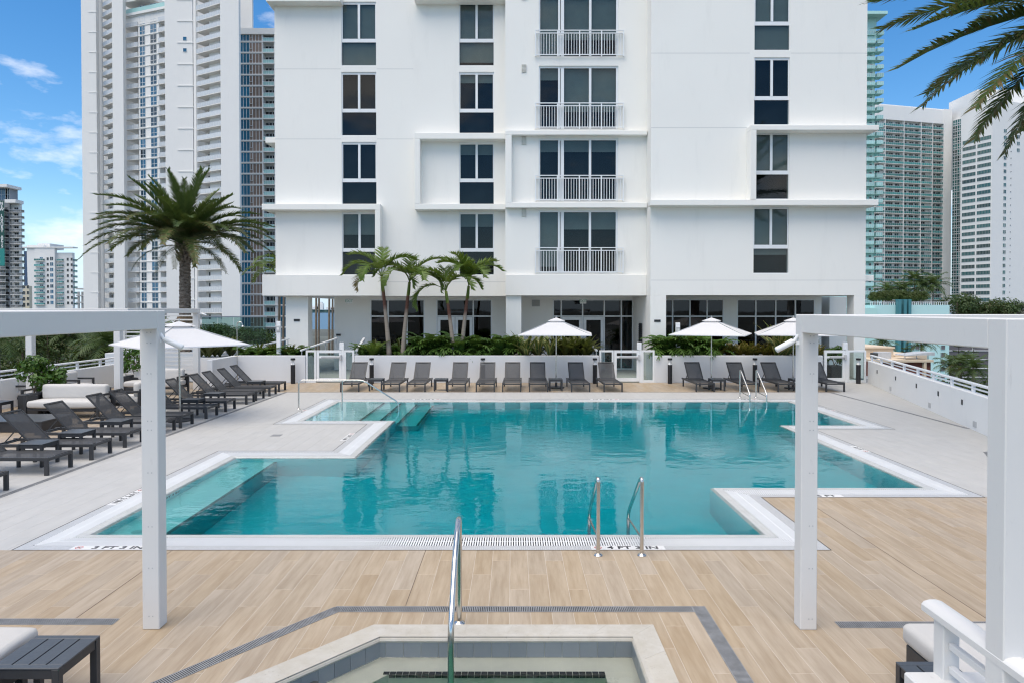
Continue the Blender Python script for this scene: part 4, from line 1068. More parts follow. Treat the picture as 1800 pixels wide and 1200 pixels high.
# ---------------------------------------------------------------- loungers, tables, umbrellas
def make_lounger():
    """foot end at y=0, head towards +y"""
    t = thing('sun_lounger','','sun lounger'); w, h = .66, .31
    for s in (-1,1):
        x = s*(w/2-.02)
        MB().cbox(x-.02,x+.02,.04,1.93,h-.06,h,.004).obj('side_rail','charcoal',t)
        for y in (.02,1.72): MB().cbox(x-.021,x+.021,y,y+.07,0,h-.001 if y < 1 else h-.06,.004).obj('leg','charcoal',t)
    for ya, yb_ in ((.02,.06),(1.19,1.22),(1.86,1.90)): MB().cbox(-w/2+.04,w/2-.04,ya,yb_,h-.06,h-.014,.004).obj('cross_bar','charcoal',t)
    m = MB(); n = 8
    for k in range(n+1):
        y = .05+(1.19-.05)*k/n
        for j in range(5): u = -1+j*.5; m.v.append((u*(w/2-.038), y, h-.006-.018*(1-u*u)*math.sin(PI*min(1,max(0,(k/n))))))
    for k in range(n):
        for j in range(4): m.f.append((k*5+j,k*5+j+1,k*5+j+6,k*5+j+5)); m.mi.append(0); m.pc.append(0)
    m.obj('seat_sling','sling',t,smooth=True)
    a = R(46); L = .80; d = Vector((0,math.cos(a),math.sin(a))); o = Vector((0,1.20,h-.01)); up = Vector((0,-math.sin(a),math.cos(a)))
    b = MB()
    for s in (-1,1): x = s*(w/2-.065); b.bar(o+Vector((x,0,0)), o+d*L+Vector((x,0,0)), .035, .03, 0, up)
    b.bar(o+d*L+Vector((-w/2+.05,0,0)), o+d*L+Vector((w/2-.05,0,0)), .035,.03,0,up); b.bar(o+Vector((-w/2+.05,0,0)), o+Vector((w/2-.05,0,0)), .03,.03,0,up)
    b.obj('back_frame','charcoal',t)
    m = MB()
    for k in range(7):
        q = o+d*(.02+(L-.04)*k/6)
        for j in range(5): u = -1+j*.5; p = q+Vector((u*(w/2-.075),0,0))-up*(.020*(1-u*u)-.01); m.v.append(tuple(p))
    for k in range(6):
        for j in range(4): m.f.append((k*5+j,k*5+j+1,k*5+j+6,k*5+j+5)); m.mi.append(0); m.pc.append(0)
    m.obj('back_sling','sling',t,smooth=True)
    s = MB(); q = o+d*.42
    for x in (-.2,.2): s.bar(q+Vector((x,0,0)), (x,1.78,h-.03), .018)
    s.bar((-.2,1.78,h-.03),(.2,1.78,h-.03),.018).obj('back_strut','charcoal',t)
    return freeze(t)
lounger = make_lounger(); first = True
def put_lounger(x, y, rz, lab, grp):
    global first
    if first: lounger.location = (x,y,0); lounger.rotation_euler = (0,0,rz); lounger['label'] = lab; lounger['group'] = grp; first = False
    else: dup(lounger,(x,y,0),rz,lab,grp)
LY = [10.10,11.67,12.87,14.04,15.45,16.33,17.72,18.92,20.39,21.23,22.32,23.55]
for k, y in enumerate(LY):
    put_lounger(-7.94 + rnd.uniform(-.015,.015) - (.1 if k == 11 else 0), y+.31, PI/2 + R(rnd.uniform(-1.2,1.2)),
      'charcoal sling lounger, nearest the camera in the left row' if k == 0 else 'charcoal sling lounger, last one before the planter wall in left row' if k == 11 else 'charcoal sling lounger, %s from the camera in the left row'%NUM[k], 'sun loungers in the row left of the pool')
BX = [-5.64,-4.23,-3.35,-1.96,-0.96,-0.05,0.88,2.33,3.45,6.64,8.15,9.45,11.13]
for k, bx_ in enumerate(BX):
    put_lounger(bx_, 23.48+rnd.uniform(-.03,.03), R(rnd.uniform(-1.2,1.2)), 'grey sling lounger, %s from the left along the far planter wall'%NUM[k], 'sun loungers in the row along the planter wall')
def make_table(w=.47, d=.47, h=.42):
    t = thing('side_table','','side table')
    for sx in (-1,1):
        for sy in (-1,1): x, y = sx*(w/2-.025), sy*(d/2-.025); MB().cbox(x-.025,x+.025,y-.025,y+.025,0,h-.012,.003).obj('leg','charcoal',t)
    m = MB()
    for s in (-1,1): m.cbox(-w/2+.05,w/2-.05,s*(d/2-.025)-.018,s*(d/2-.025)+.018,h-.08,h-.014,.003).cbox(s*(w/2-.025)-.018,s*(w/2-.025)+.018,-d/2+.05,d/2-.05,h-.08,h-.014,.003)
    m.obj('apron','charcoal',t)
    for s in (-1,1): MB().cbox(-w/2,w/2,s*(d/2-.025)-.025,s*(d/2-.025)+.025,h-.012,h,.002).obj('top_end','slate_top',t)
    sw_ = w/4
    for k in range(4): x = -w/2+k*sw_; MB().cbox(x+(.005 if k else 0),x+sw_-(.005 if k < 3 else 0),-d/2+.051,d/2-.051,h-.012,h-.0005,.002).obj('top_board','slate_top',t)
    MB().box(-w/2+.04,w/2-.04,-d/2+.04,d/2-.04,h-.05,h-.03).obj('under_panel','black_metal',t)
    return freeze(t)
table = make_table(); tg = 'charcoal slatted side tables'
table.location = (-3.315,4.825,0); table['label'] = 'charcoal slatted side table by the near left daybed'; table['group'] = tg
dup(table,(2.875,4.445,0),0,'charcoal slatted side table behind the white rail at near right',tg)
for y,lab in ((12.50,'between the second and third left loungers'),(13.62,'between the third and fourth left loungers'),(14.98,'between the fourth and fifth left loungers'),(18.57,'between the seventh and eighth left loungers'),(19.9,'between the eighth and ninth left loungers'),(23.15,'between the last two loungers of the left row')):
    dup(table,(-8.72,y,0),PI/2,'charcoal slatted side table '+lab,tg)
for bx_,lab in ((-4.79,'between the first two far loungers'),(-2.53,'between the third and fourth far loungers'),(1.49,'beside the middle umbrella pole'),(7.15,'under the first umbrella right of middle gate'),(9.98,'under the rightmost far umbrella')):
    dup(table,(bx_,23.95,0),0,'charcoal slatted side table '+lab,tg)
def make_umbrella(lab, x, y, rz, s=2.55):
    t = thing('patio_umbrella', lab, 'umbrella', (x,y,0), rz, 'white square patio umbrellas'); h0, h1, hv = 1.95, 2.50, 2.42
    a = s/2; m = MB(); n = 10
    for q in range(4):
        ang = q*PI/2
        for i in range(n):
            for j in range(n):
                pts = []
                for (ii,jj) in ((i,j),(i+1,j),(i+1,j+1),(i,j+1)):
                    f = .12+.88*ii/n; u = -1+2*jj/n
                    xx, yy = f*a, f*a*u; sag = .055*math.sin(PI*f)*(1-u*u*.0) + .05*f*(1-u*u)*math.sin(PI*f*.5)
                    pts.append((xx*math.cos(ang)-yy*math.sin(ang), xx*math.sin(ang)+yy*math.cos(ang), h1+(h0-h1)*f-sag*.6))
                m.add(pts,[(0,1,2,3)])
    bm = bmesh.new(); me = m.mesh('canopy','canvas'); bm.from_mesh(me); bmesh.ops.remove_doubles(bm,verts=bm.verts,dist=.0008); bm.to_mesh(me); bm.free(); auto_smooth(me,14)
    can = link('canopy', me, t)
    m = MB(); b = a*.24
    for q in range(4):
        an = q*PI/2; c, s_ = math.cos(an), math.sin(an); m.add([(0,0,h1+.035),(b*c+b*s_, b*s_-b*c, h1-.085),(b*c-b*s_, b*s_+b*c, h1-.085)],[(0,1,2)])
    m.obj('vent_cap','canvas',can)
    e = MB()
    for q in range(4):
        an = q*PI/2; c, s_ = math.cos(an), math.sin(an); p, r = Vector((a*c+a*s_, a*s_-a*c, h0)), Vector((a*c-a*s_, a*s_+a*c, h0))
        e.add([tuple(p),tuple(r),(r.x,r.y,h0-.03),(p.x,p.y,h0-.03)],[(0,1,2,3)])
    e.obj('hem','canvas',can)
    steel_obj('pole', MB().tube([(0,0,.03),(0,0,h1+.05)],.022,14), t)
    MB().lathe([(.012,h1+.03),(.018,h1+.06),(.008,h1+.10)],10).obj('finial','hardware_grey',t)
    for q in range(4):
        an = q*PI/2+PI/4; r = a*1.39
        MB().bar((0,0,h1-.02),(r*math.cos(an),r*math.sin(an),h0-.005),.016,.022).obj('rib','hardware_grey',t)
        MB().bar((0,0,h1-.42),(r*.5*math.cos(an),r*.5*math.sin(an),(h1+h0)/2-.03),.012,.016).obj('strut','hardware_grey',t)
    MB().lathe([(.04,h1-.46),(.04,h1-.38)],10).obj('hub','hardware_grey',t)
    MB().lathe([(.30,0),(.30,.03),(.27,.045),(.05,.05),(.04,.20),(.028,.21)],24).obj('base','charcoal',t)
make_umbrella('white square umbrella over the left lounger row', -8.52, 17.41, R(45))
make_umbrella('white square umbrella over the middle of the far lounger row', 1.56, 24.75, R(-6))
make_umbrella('white square umbrella right of the middle gate over far loungers', 7.15, 24.6, R(-24))
make_umbrella('rightmost white square umbrella partly behind the near right post', 10.1, 24.6, R(-17))
# bollard lights
def bollard(x, lab):
    t = thing('bollard_light', lab, 'bollard', (x,26.17,0), 0, 'black bollard lights along the planter wall')
    MB().lathe([(.085,0),(.085,.72),(.08,.725)],20).obj('post','black_metal',t); auto_smooth(t.children[0].data,40)
    MB().lathe([(.075,.725),(.045,.80),(.03,.90)],20).obj('reflector','marker_tile',t)
    MB().lathe([(.088,.90),(.088,.965),(.08,.975)],20).obj('cap','black_metal',t)
    for k in range(3): a = k*2*PI/3+.5; MB().tube([(.07*math.cos(a),.07*math.sin(a),.72),(.07*math.cos(a),.07*math.sin(a),.905)],.006,6).obj('cap_rod','hardware_grey',t)
for bx_,lab in ((-8.45,'black bollard light left of the left gate'),(-5.43,'black bollard light behind the first far side table'),(-1.16,'black bollard light behind the fifth far lounger'),(3.14,'black bollard light left of the middle gate'),(6.02,'black bollard light right of the middle gate'),(9.28,'black bollard light behind the far right ladder'),(13.25,'black bollard light before the right gate')):
    bollard(bx_, lab)
# call-box posts standing in the planting beds, shower
for bx_,y,zt_,lab in ((-9.270,27.0,2.36,'white call-box post in the left planting bed'),(6.562,27.2,2.3,'white call-box post in the right planting bed')):
    t = thing('call_box_post', lab, 'post', (bx_,y,.93))
    MB().cbox(-.08,.08,-.06,.06,0,zt_-.93,.008).obj('post','white_paint',t); MB().cbox(-.075,.075,-.10,-.06,zt_-1.34,zt_-1.10,.01).obj('call_box','hardware_grey',t); MB().cbox(-.04,.04,-.106,-.10,zt_-1.28,zt_-1.18,.004).obj('keypad','marker_tile',t)
t = thing('outdoor_shower','thin steel outdoor shower pole by the last left lounger','shower',(-10.600,26.2,0))
steel_obj('shower_pole', MB().tube(bend([(0,0,0),(0,0,2.32),(.16,0,2.36),(.22,0,2.22)],.09),.018,10), t); steel_obj('shower_head', MB().lathe([(.015,2.22),(.06,2.18),(.06,2.165)],14,0,(.22,0)), t); steel_obj('shower_valve', MB().tube([(-.1,0,1.05),(.1,0,1.05)],.014,8), t)

# ---------------------------------------------------------------- sofas and daybeds
def cushion(name, parent, x0,x1,y0,y1,z0,z1,r=.05):
    bm = bmesh.new(); bmesh.ops.create_cube(bm,size=1.0)
    for v in bm.verts: v.co = Vector((x0+(v.co.x+.5)*(x1-x0), y0+(v.co.y+.5)*(y1-y0), z0+(v.co.z+.5)*(z1-z0)))
    bmesh.ops.bevel(bm, geom=list(bm.edges), offset=r, segments=4, profile=.5, affect='EDGES')
    ed = [e for e in bm.edges if e.calc_length() > .2]; bmesh.ops.subdivide_edges(bm, edges=ed, cuts=5, use_grid_fill=True)
    cx_, cy2, cz = (x0+x1)/2,(y0+y1)/2,(z0+z1)/2; q = random.Random(int(abs(x0*91+y1*37+z1*13)*100))
    for v in bm.verts:
        u, w, k = (v.co.x-cx_)/(x1-x0)*2, (v.co.y-cy2)/(y1-y0)*2, (v.co.z-cz)/(z1-z0)*2
        f = (1-u*u)*.022*min(1,(x1-x0)); thin_y = (y1-y0) < (z1-z0)
        if thin_y: v.co.y += f*w*(1-k*k*.8)
        else: v.co.z += f*k*(1-w*w*.8)
        v.co += Vector((q.uniform(-1,1),q.uniform(-1,1),q.uniform(-1,1)))*.003
    me = bpy.data.meshes.new(name); bm.to_mesh(me); bm.free(); me.materials.append(MATS['cushion']); me.polygons.foreach_set('use_smooth',[True]*len(me.polygons))
    return link(name, me, parent)
def sofa(lab, x, y, rz, w, d=.78, back=True, cat='sofa', name='outdoor_sofa', grp=None):
    """front at y=0 facing -y, back towards +y, centred in x"""
    t = thing(name, lab, cat, (x,y,0), rz, grp); m = MB()
    MB().cbox(-w/2+.05,w/2-.05,.03,d-.02,.20,.27,.004).obj('seat_frame','charcoal',t)
    for s in (-1,1):
        xx = s*(w/2-.03); a = MB(); a.cbox(xx-.03,xx+.03,0,.06,0,.62,.004).cbox(xx-.03,xx+.03,d-.06,d,0,.62,.004).cbox(xx-.03,xx+.03,.06,d-.06,.565,.62,.004); a.obj('arm','charcoal',t)
    if back: MB().cbox(-w/2+.06,w/2-.06,d-.05,d-.01,.27,.66,.004).obj('back_panel','charcoal',t); cushion('back_cushion',t,-w/2+.10,w/2-.10,d-.25,d-.06,.44,.84,.07)
    cushion('seat_cushion',t,-w/2+.07,w/2-.07,-.02,d-.07,.275,.455,.06)
    return t
sofa('charcoal sofa with pale cushions behind the third left lounger', -11.78, 17.75, 0, 1.95)
sofa('pale cushioned sofa before the louvre screen', -12.05, 22.6, 0, 1.9)
sofa('armchair with pale cushion at the far left edge, behind', -13.55, 16.55, PI/2, .80, .80, True, 'armchair', 'outdoor_armchair')
sofa('armchair with pale cushion at the far left edge, in front', -12.35, 14.9, PI/2, .80, .80, True, 'armchair', 'outdoor_armchair')
sofa('armchair with pale back cushion by the left parapet rail', -14.05, 20.4, PI/2, .80, .72, True, 'armchair', 'outdoor_armchair')
sofa('armchair by the left parapet beyond the nearer armchair', -13.75, 22.0, PI/2, .80, .72, True, 'armchair', 'outdoor_armchair')
sofa('low pale bench seat behind the charcoal sofa', -12.6, 19.6, PI, 2.1, .72, False, 'bench', 'cushioned_bench')
sofa('armchair with pale cushion beside the far pergola post', -11.0, 19.05, -PI/2, .80, .78, True, 'armchair', 'outdoor_armchair')
def daybed(lab, x0, x1, y0, y1):
    t = thing('daybed', lab, 'daybed', (x0,y0,0)); w, d = x1-x0, y1-y0
    m = MB().cbox(.03,w-.03,.03,d-.03,.12,.27,.006).obj('bed_frame','charcoal',t)
    for x in (.06,w-.12):
        for y in (.06,d-.12): MB().cbox(x,x+.06,y,y+.06,0,.12,.003).obj('leg','charcoal',t)
    cushion('mattress',t,0,w,0,d,.28,.43,.05)
daybed('pale cushioned daybed at near left corner', -5.4,-3.62,3.6,5.20)
daybed('pale cushioned daybed at near right behind the rail', 3.0,5.0,3.9,5.26)
t = thing('low_table','low dark slatted coffee table before the charcoal sofa','coffee table',(-11.9,16.3,0))
MB().cbox(-1.0,1.0,-.55,.55,.0,.24,.006).obj('table_base','charcoal',t)
for k in range(6): MB().cbox(-1.02,1.02,-.57+k*.19,-.57+k*.19+.18,.24,.265,.003).obj('top_board','slate_top',t)
t = dup(table,(-13.6,18.0,0),0,'charcoal side table between far left armchair and the potted shrub',tg)
# white stub wall with handrail at near right
t = thing('stair_guard','white stub wall with rounded handrail at near right corner','railing',(2.62,3.5,0))
MB().cbox(-.23,.36,-1.2,.65,0,.635,.01).obj('stub_wall','pergola_paint',t)
hr = MB()
prof = [(-.07,-.025),(-.07,.012),(-.055,.030),(-.02,.040),(.02,.040),(.055,.030),(.07,.012),(.07,-.025)]
n_ = len(prof); hr.add([(px_,.74,1.0+pz) for px_,pz in prof]+[(px_,-1.3,1.0+pz) for px_,pz in prof],[(i,(i+1)%n_,n_+(i+1)%n_,n_+i) for i in range(n_)]+[tuple(range(n_))[::-1],tuple(range(n_,2*n_))]); o = hr.obj('handrail','pergola_paint',t); auto_smooth(o.data,35)
for y in (.60,-.75): MB().cbox(-.05,.05,y-.05,y+.05,.60,.976,.006).obj('rail_post','pergola_paint',t)
for z in (.70,.84): MB().cbox(-.02,.02,-1.3,.55,z-.02,z+.02,.004).obj('lower_rail','pergola_paint',t)

# ---------------------------------------------------------------- towers of the skyline
def rel(root, p): return (p[0]-root.location.x, p[1]-root.location.y, p[2]-root.location.z)
class Bay:
    """a vertical facade strip from plan point a to plan point b; u runs along it, d is depth towards the viewer"""
    def __init__(s, root, a, b):
        s.root, s.a = root, Vector(a); e = Vector(b)-s.a; s.L = e.length; s.e = e/s.L; s.n = Vector((s.e.y,-s.e.x)); s.ang = math.atan2(s.e.y,s.e.x)
    def block(s, name, mat, u0,u1,d0,d1,z0,z1,parent=None):
        p = s.a+s.e*((u0+u1)/2)+s.n*((d0+d1)/2)
        return link(name, unit(mat), s.root, rel(s.root,(p.x,p.y,(z0+z1)/2)), (0,0,s.ang), (u1-u0,d1-d0,z1-z0))
    def put(s, name, me, u, d, z):
        p = s.a+s.e*u+s.n*d; return link(name, me, s.root, rel(s.root,(p.x,p.y,z)), (0,0,s.ang))
WM = {}
def win_mesh(w,h,nx,ny,glass,frame='white_frame',fw=.09,split=None):
    k = (w,h,nx,ny,glass,frame,fw)
    if k not in WM:
        m = MB().box(0,w,-.02,.06,0,h,1)
        for i in range(nx+1): x = w*i/nx; m.box(max(0,x-fw/2),min(w,x+fw/2),-.08,-.02,0,h,0)
        for j in range(ny+1): z = h*(j/ny if ny != 2 or j != 1 else .38); m.box(0,w,-.075,-.02,max(0,z-fw/2),min(h,z+fw/2),0)
        WM[k] = m.mesh('window',[frame,glass])
    return WM[k]
def balc_mesh(w,d,rail,slab='tower_white',h=1.05,th=.2,npost=5,side=True):
    k = ('b',w,d,rail,slab,h,th,npost)
    if k not in WM:
        m = MB().box(0,w,-d,0,0,th,0).box(.03,w-.03,-d+.02,-d+.05,th+.06,th+h,1).box(0,w,-d,-d+.08,th+h,th+h+.07,2)
        if side: m.box(.0,.03,-d+.05,0,th+.06,th+h,1).box(w-.03,w,-d+.05,0,th+.06,th+h,1)
        for i in range(npost+1): x = .02+(w-.08)*i/npost; m.box(x,x+.05,-d-.01,-d+.03,th,th+h,2)
        WM[k] = m.mesh('balcony',[slab,rail,'white_frame'])
    return WM[k]
# --- big white tower at left
tw = thing('apartment_tower','tall white balcony tower behind the date palm','building',(-100.263,195,GZ)); TZ = 104
def tbox(name, px0,px1,y0,y1,z0,z1,mat='tower_white',root=None):
    r = root or tw; pc(name, r, mat, px0,px1,y0,y1,z0,z1)
tbox('pier', -125.204,-120.893,199,200.5,GZ,TZ+8)
tbox('pier', -112.744,-109.688,193,194.5,GZ,TZ+8)
tbox('pier', -94.395,-86.877,186,187.5,GZ,TZ+8)
tbox('pier', -76.373,-71.525,179,180.2,GZ,TZ+10)
tbox('core', -130.347,-88.400,208,213,GZ,TZ+6)
tbox('crown_wall', -113.333,-101.500,200,206,88,TZ+6)
tbox('rear_shaft', -86.177,-78.280,206,207,60,TZ+12)
NFL = 31
# bay c: recessed side wall with small windows, oblique balconies
bc = Bay(tw,(-123.760,204),(-121.331,202.5)); bc.block('recess_wall','tower_white',0,bc.L,-.3,0,GZ,TZ+8)
sm = win_mesh(.9,1.0,1,1,'tower_glass')
for k in range(14): bc.put('window', sm, .35, .05, 6+k*5.8)
b2 = Bay(tw,(-121.800,203),(-116.424,199.3)); b2.block('recess_wall','tower_white',0,b2.L,-2.0,-1.6,GZ,TZ+8)
bm_ = balc_mesh(round(b2.L,2),1.6,'rail_white'); dm_ = win_mesh(1.5,2.2,2,1,'door_dark')
for k in range(-3,NFL+4):
    z = 4.7+k*2.90
    b2.put('balcony', bm_, 0, -1.6, z)
    if k % 1 == 0: b2.put('balcony_door', dm_, 1.0, -1.58, z+.2)
# ledges on the left pier
for k in range(16):
    z = 7.5+k*5.8; tbox('ledge', -123.048,-120.727+.1,198.9,199,z,z+.22)
# bay e
be = Bay(tw,(-111.350,196.5),(-97.034,191.2)); L = be.L; s_ = L/71.0
be.block('recess_wall','tower_white',0,L,-3.6,-3.2,GZ,86)
u = lambda px: (px-222)*s_
be.block('window_wall','tower_white',u(245),u(281),-3.2,-.4,GZ,86)
bA = balc_mesh(round(u(245),2),3.1,'rail_white'); bB = balc_mesh(round(L-u(281),2),3.1,'rail_white'); wA = win_mesh(round(u(257)-u(248),2),2.35,2,2,'tower_glass'); wB = win_mesh(round(u(277)-u(266.5),2),2.35,2,2,'tower_glass'); dA = win_mesh(1.6,2.3,2,1,'tower_glass')
for k in range(-3,NFL-2):
    z = 4.6+k*2.905
    be.put('balcony', bA, 0, -3.1+3.1-3.1, z) ; be.put('balcony_door', dA, u(236), -3.15, z+.2)
    be.put('window', wA, u(248), -.38, z+.42); be.put('window', wB, u(266.5), -.38, z+.42)
    be.put('balcony', bB, u(281), -3.1, z); be.put('balcony_door', dA, u(284), -3.15, z+.2)
    be.block('floor_band','tower_white',u(245),u(281),-.4,-.22,z,z+.22)
be.block('crown_slab','tower_white',-.5,L+.5,-6,.3,86.2,86.9); be.block('crown_rail','rail_aqua',-.4,L+.4,.15,.2,86.9,88.1)
be.block('crown_slab','tower_white',0,L*.72,-6,1.2,89.6,90.6); be.block('crown_rail','rail_aqua',.1,L*.7,1.05,1.1,90.6,91.8)
be.block('top_wall','tower_white',0,L,-4.0,-.35,80.7+2.9,86.2)
# bay g
bg_ = Bay(tw,(-85.177,184.5),(-76.725,180.0)); L = bg_.L
bg_.block('recess_wall','tower_white',0,L,-3.0,-2.6,GZ,TZ+8); Bay(tw,(-86.645,186),(-85.193,184.6)).block('side_wall','tower_white',0,1.6,-.5,0,GZ,TZ+8)
bg_.block('partition','tower_white',L*.35,L*.78,-2.6,-1.4,GZ,TZ+8)
bG = balc_mesh(round(L,2),2.5,'rail_white',npost=10); dG = win_mesh(1.4,2.3,2,1,'door_dark')
for k in range(-3,NFL+3):
    z = 4.55+k*2.90
    bg_.put('balcony', bG, 0, -.1-2.4+0, z); bg_.put('balcony_door', dG, L*.14, -2.5, z+.2); bg_.put('balcony_door', dG, L*.80, -2.5, z+.2)
for k in range(17):
    z = 5.2+k*5.8; tbox('ledge', -90.985,-86.645+.1,185.85,186,z,z+.25)
for z in (75.5,72.4): link('window', win_mesh(1.0,1.0,1,1,'tower_glass'), tw, rel(tw,(-89.435,185.95,z)))
# --- glass and bronze tower beside it
gt = thing('glass_tower','white gridded tower with blue and bronze glass beside the white tower','building',(-74.654,205,GZ)); Yg = 200; kx = 200/1200
top = 84.0
pc('tower_body', gt, 'tower_white', -80.000, -62.000, 202.2, 204, GZ, top); pc('roof_slab', gt, 'tower_white', -80.167, -62.000, 199.6, 204, top-1.3, top+.4)
bl = win_mesh(2.75,2.75,3,1,'blue_glass',fw=.10); br = win_mesh(3.75,2.75,4,1,'brown_glass',fw=.12); dw = win_mesh(.75,1.75,1,1,'brown_glass',fw=.14); bd = win_mesh(2.9,2.4,3,1,'door_dark',fw=.15); bB2 = balc_mesh(3.1,1.9,'rail_aqua',h=1.1,npost=6); bl2 = win_mesh(2.4,2.75,3,1,'blue_glass',fw=.1)
for k in range(-4,26):
    z = 0.6+k*3.2
    if z > top-3: break
    for nm,me,px in (('window',bl,424),('window',br,440.2),('balcony_door',bd,464.5),('window',bl2,488)): link(nm, me, gt, rel(gt,((px-902)*kx,200.2 if nm == 'window' else 202.1,z+.28)))
    link('window_vent', dw, gt, rel(gt,((441-902)*kx,200.1,z+1.25))); link('balcony', bB2, gt, rel(gt,((464-902)*kx,202.2,z)))
    pc('floor_band', gt, 'tower_white', -79.833, -62.000, 200.0, 200.3, z, z+.26)
pc('window_wall', gt, 'tower_white', -79.750, -73.167, 200.3, 202.2, GZ, top-1.3); pc('grid_column', gt, 'tower_white', -73.267, -73.000, 199.98, 202.2, GZ, top-1.3); pc('window_wall', gt, 'tower_white', -69.833, -62.000, 200.3, 202.2, GZ, top-1.3)
# --- far left towers
ft = thing('banner_tower','dark balconied tower with a green vertical banner at far left','building',(-223.000,310,GZ)); k3 = 300/1200
pc('tower_body', ft, 'tower_grey', -233.000, -221.500, 301, 306, GZ, 55.709); pc('tower_body', ft, 'tower_white', -221.500, -218.250, 302, 304, GZ, 49.987); pc('roof_slab', ft, 'tower_white', -233.500, -219.750, 297, 306, 55.709, 56.953); pc('roof_slab', ft, 'tower_white', -221.500, -216.750, 298, 303, 48.992, 50.485)
bf = balc_mesh(3.0,2.2,'door_dark','tower_white',npost=8); wf = win_mesh(1.9,2.2,2,1,'door_dark'); wf2 = win_mesh(2.4,2.2,2,1,'door_dark')
for k in range(19):
    z = 3.350+k*2.78
    if z > 47.498: break
    for px in (-6,2): link('balcony', bf, ft, rel(ft,((px-902)*k3,301,z))); link('balcony_door', wf2, ft, rel(ft,((px-901)*k3,300.9,z+.25)))
    for px in (19,27): link('balcony', bf, ft, rel(ft,((px-902)*k3,302,z)))
    link('balcony_door', wf, ft, rel(ft,((21.5-902)*k3,301.9,z+.25)))
for px in (-2,5,9): link('window', win_mesh(1.8,7.0,2,2,'tower_glass'), ft, rel(ft,((px-902)*k3,300.95,50.485)))
bn = thing('banner','green vertical banner reading NEW LUXURY APTS on the far left tower','banner',(-222.450,297.6,21.580))
hb = 49.738-21.580
MB().box(-1.0,1.0,0,.05,hb*.27,hb).obj('banner_cloth','banner_green',bn); MB().box(-1.0,1.0,.001,.051,0,hb*.265).obj('banner_foot','banner_teal',bn)
for i,ch in enumerate('NEW LUXURY APTS'):
    if ch != ' ': lettering(bn, ch, 1.75, 'letter_white', (0,-.02,hb-1.1-i*1.33), (PI/2,0,0))
wt = thing('white_block','white mid-rise with teal balconies and curved blue wall at left','building',(-258.717,385,GZ)); k4 = 380/1200
pc('tower_body', wt, 'tower_white', -266.000, -254.917, 380, 382, GZ, 36.685); pc('tower_body', wt, 'tower_white', -254.917, -246.367, 382, 384, GZ, 34.158); pc('stair_head', wt, 'tower_white', -267.267, -260.300, 384, 396, 36.685, 39.527); pc('roof_slab', wt, 'tower_white', -272.967, -244.467, 379.6, 384, 36.685, 37.316)
pc('blue_wall', wt, 'blue_wall', -274.233, -269.800, 383, 385, GZ, 35.105); cw = MB()
for i in range(12):
    z0, z1 = 2.217+i*3.0, 2.217+(i+1)*3.0; x = 3.2*math.sin(PI*(i/11)*.5)
    cw.box(-3.4+(.9-x*.28),6,-.6,2,z0-rel(wt,(0,0,0))[2]*0,z1)
link('curved_wall', cw.mesh('curved_wall','tower_white'), wt, rel(wt,(-267.267,381,0)))
bw4 = balc_mesh(5.0,1.4,'rail_teal',npost=4); bw5 = balc_mesh(3.0,1.4,'rail_teal',npost=3); w4 = win_mesh(1.7,1.9,2,1,'tower_glass'); w5 = win_mesh(1.2,1.6,1,1,'door_dark')
for k in range(9):
    z = 4.908+k*3.05
    link('balcony', bw4, wt, rel(wt,((63.5-902)*k4,380,z))); link('balcony', bw5, wt, rel(wt,((99-902)*k4,382,z))); link('balcony', bw5, wt, rel(wt,((119-902)*k4,384.2,z)))
    link('window', w4, wt, rel(wt,((89-902)*k4,379.95,z+.5))); link('window', w5, wt, rel(wt,((83-902)*k4,379.95,z+.5))); link('balcony_door', w4, wt, rel(wt,((71-902)*k4,379.95,z+.3)))
    for px in (114,121): link('window', w5, wt, rel(wt,((px-902)*k4,381.95,z+.4)))
    link('window', w4, wt, rel(wt,((43-902)*k4,382.95,z+.5)))
ct = thing('cream_block','low cream block at the foot of the banner tower','building',(-244.233,345,GZ)); pc('block_body', ct, 'tower_cream', -247.350, -241.542, 341, 343, GZ, 14.176); 
for k in range(4):
    for px in (38,45): link('window', w5, ct, rel(ct,((px-902)*340/1200,340.95,4.266+k*2.9)))
pk = thing('parking_frame','small bare concrete parking frame left of the white tower','building',(-164.667,265,GZ))
for k in range(4): pc('floor_slab', pk, 'concrete', -166.400, -160.767, 260, 272, 2.417+k*2.6, 2.417+k*2.6+.5)
for px in (137,143.5,150): pc('frame_column', pk, 'concrete', (px-902)*260/1200-.25, (px-902)*260/1200+.25, 260.2, 260.8, GZ, 9.346)
# --- aqua tower right of the building
at = thing('aqua_tower','pale aqua balcony tower just right of the white building','building',(124.030,245,GZ)); k5 = 237/1200; AT = 104.717
pc('tower_body', at, 'tower_aqua', 118.105, 126.597, 240, 262, GZ, AT-2); pc('roof_slab', at, 'tower_aqua', 118.105, 128.178, 235, 264, AT-1, AT)
pc('crown_block', at, 'tower_aqua', 118.105, 126.203, 238.5, 262, AT-9, AT-1)
b6 = balc_mesh(3.3,2.2,'rail_aqua','tower_aqua',npost=4); b7 = balc_mesh(2.2,3.4,'rail_aqua','tower_aqua',npost=3); d6 = win_mesh(1.4,2.2,2,1,'teal_glass')
for k in range(-6,36):
    z = 2.0+k*2.9
    if z > AT-6: break
    link('balcony', b6, at, rel(at,(122.253,240,z))); link('balcony_door', d6, at, rel(at,(122.549,239.95,z+.25)))
    link('balcony', b7, at, rel(at,(126.203,241,z),)); link('window', win_mesh(.9,1.9,1,1,'teal_glass'), at, rel(at,(124.820,239.95,z+.4)))
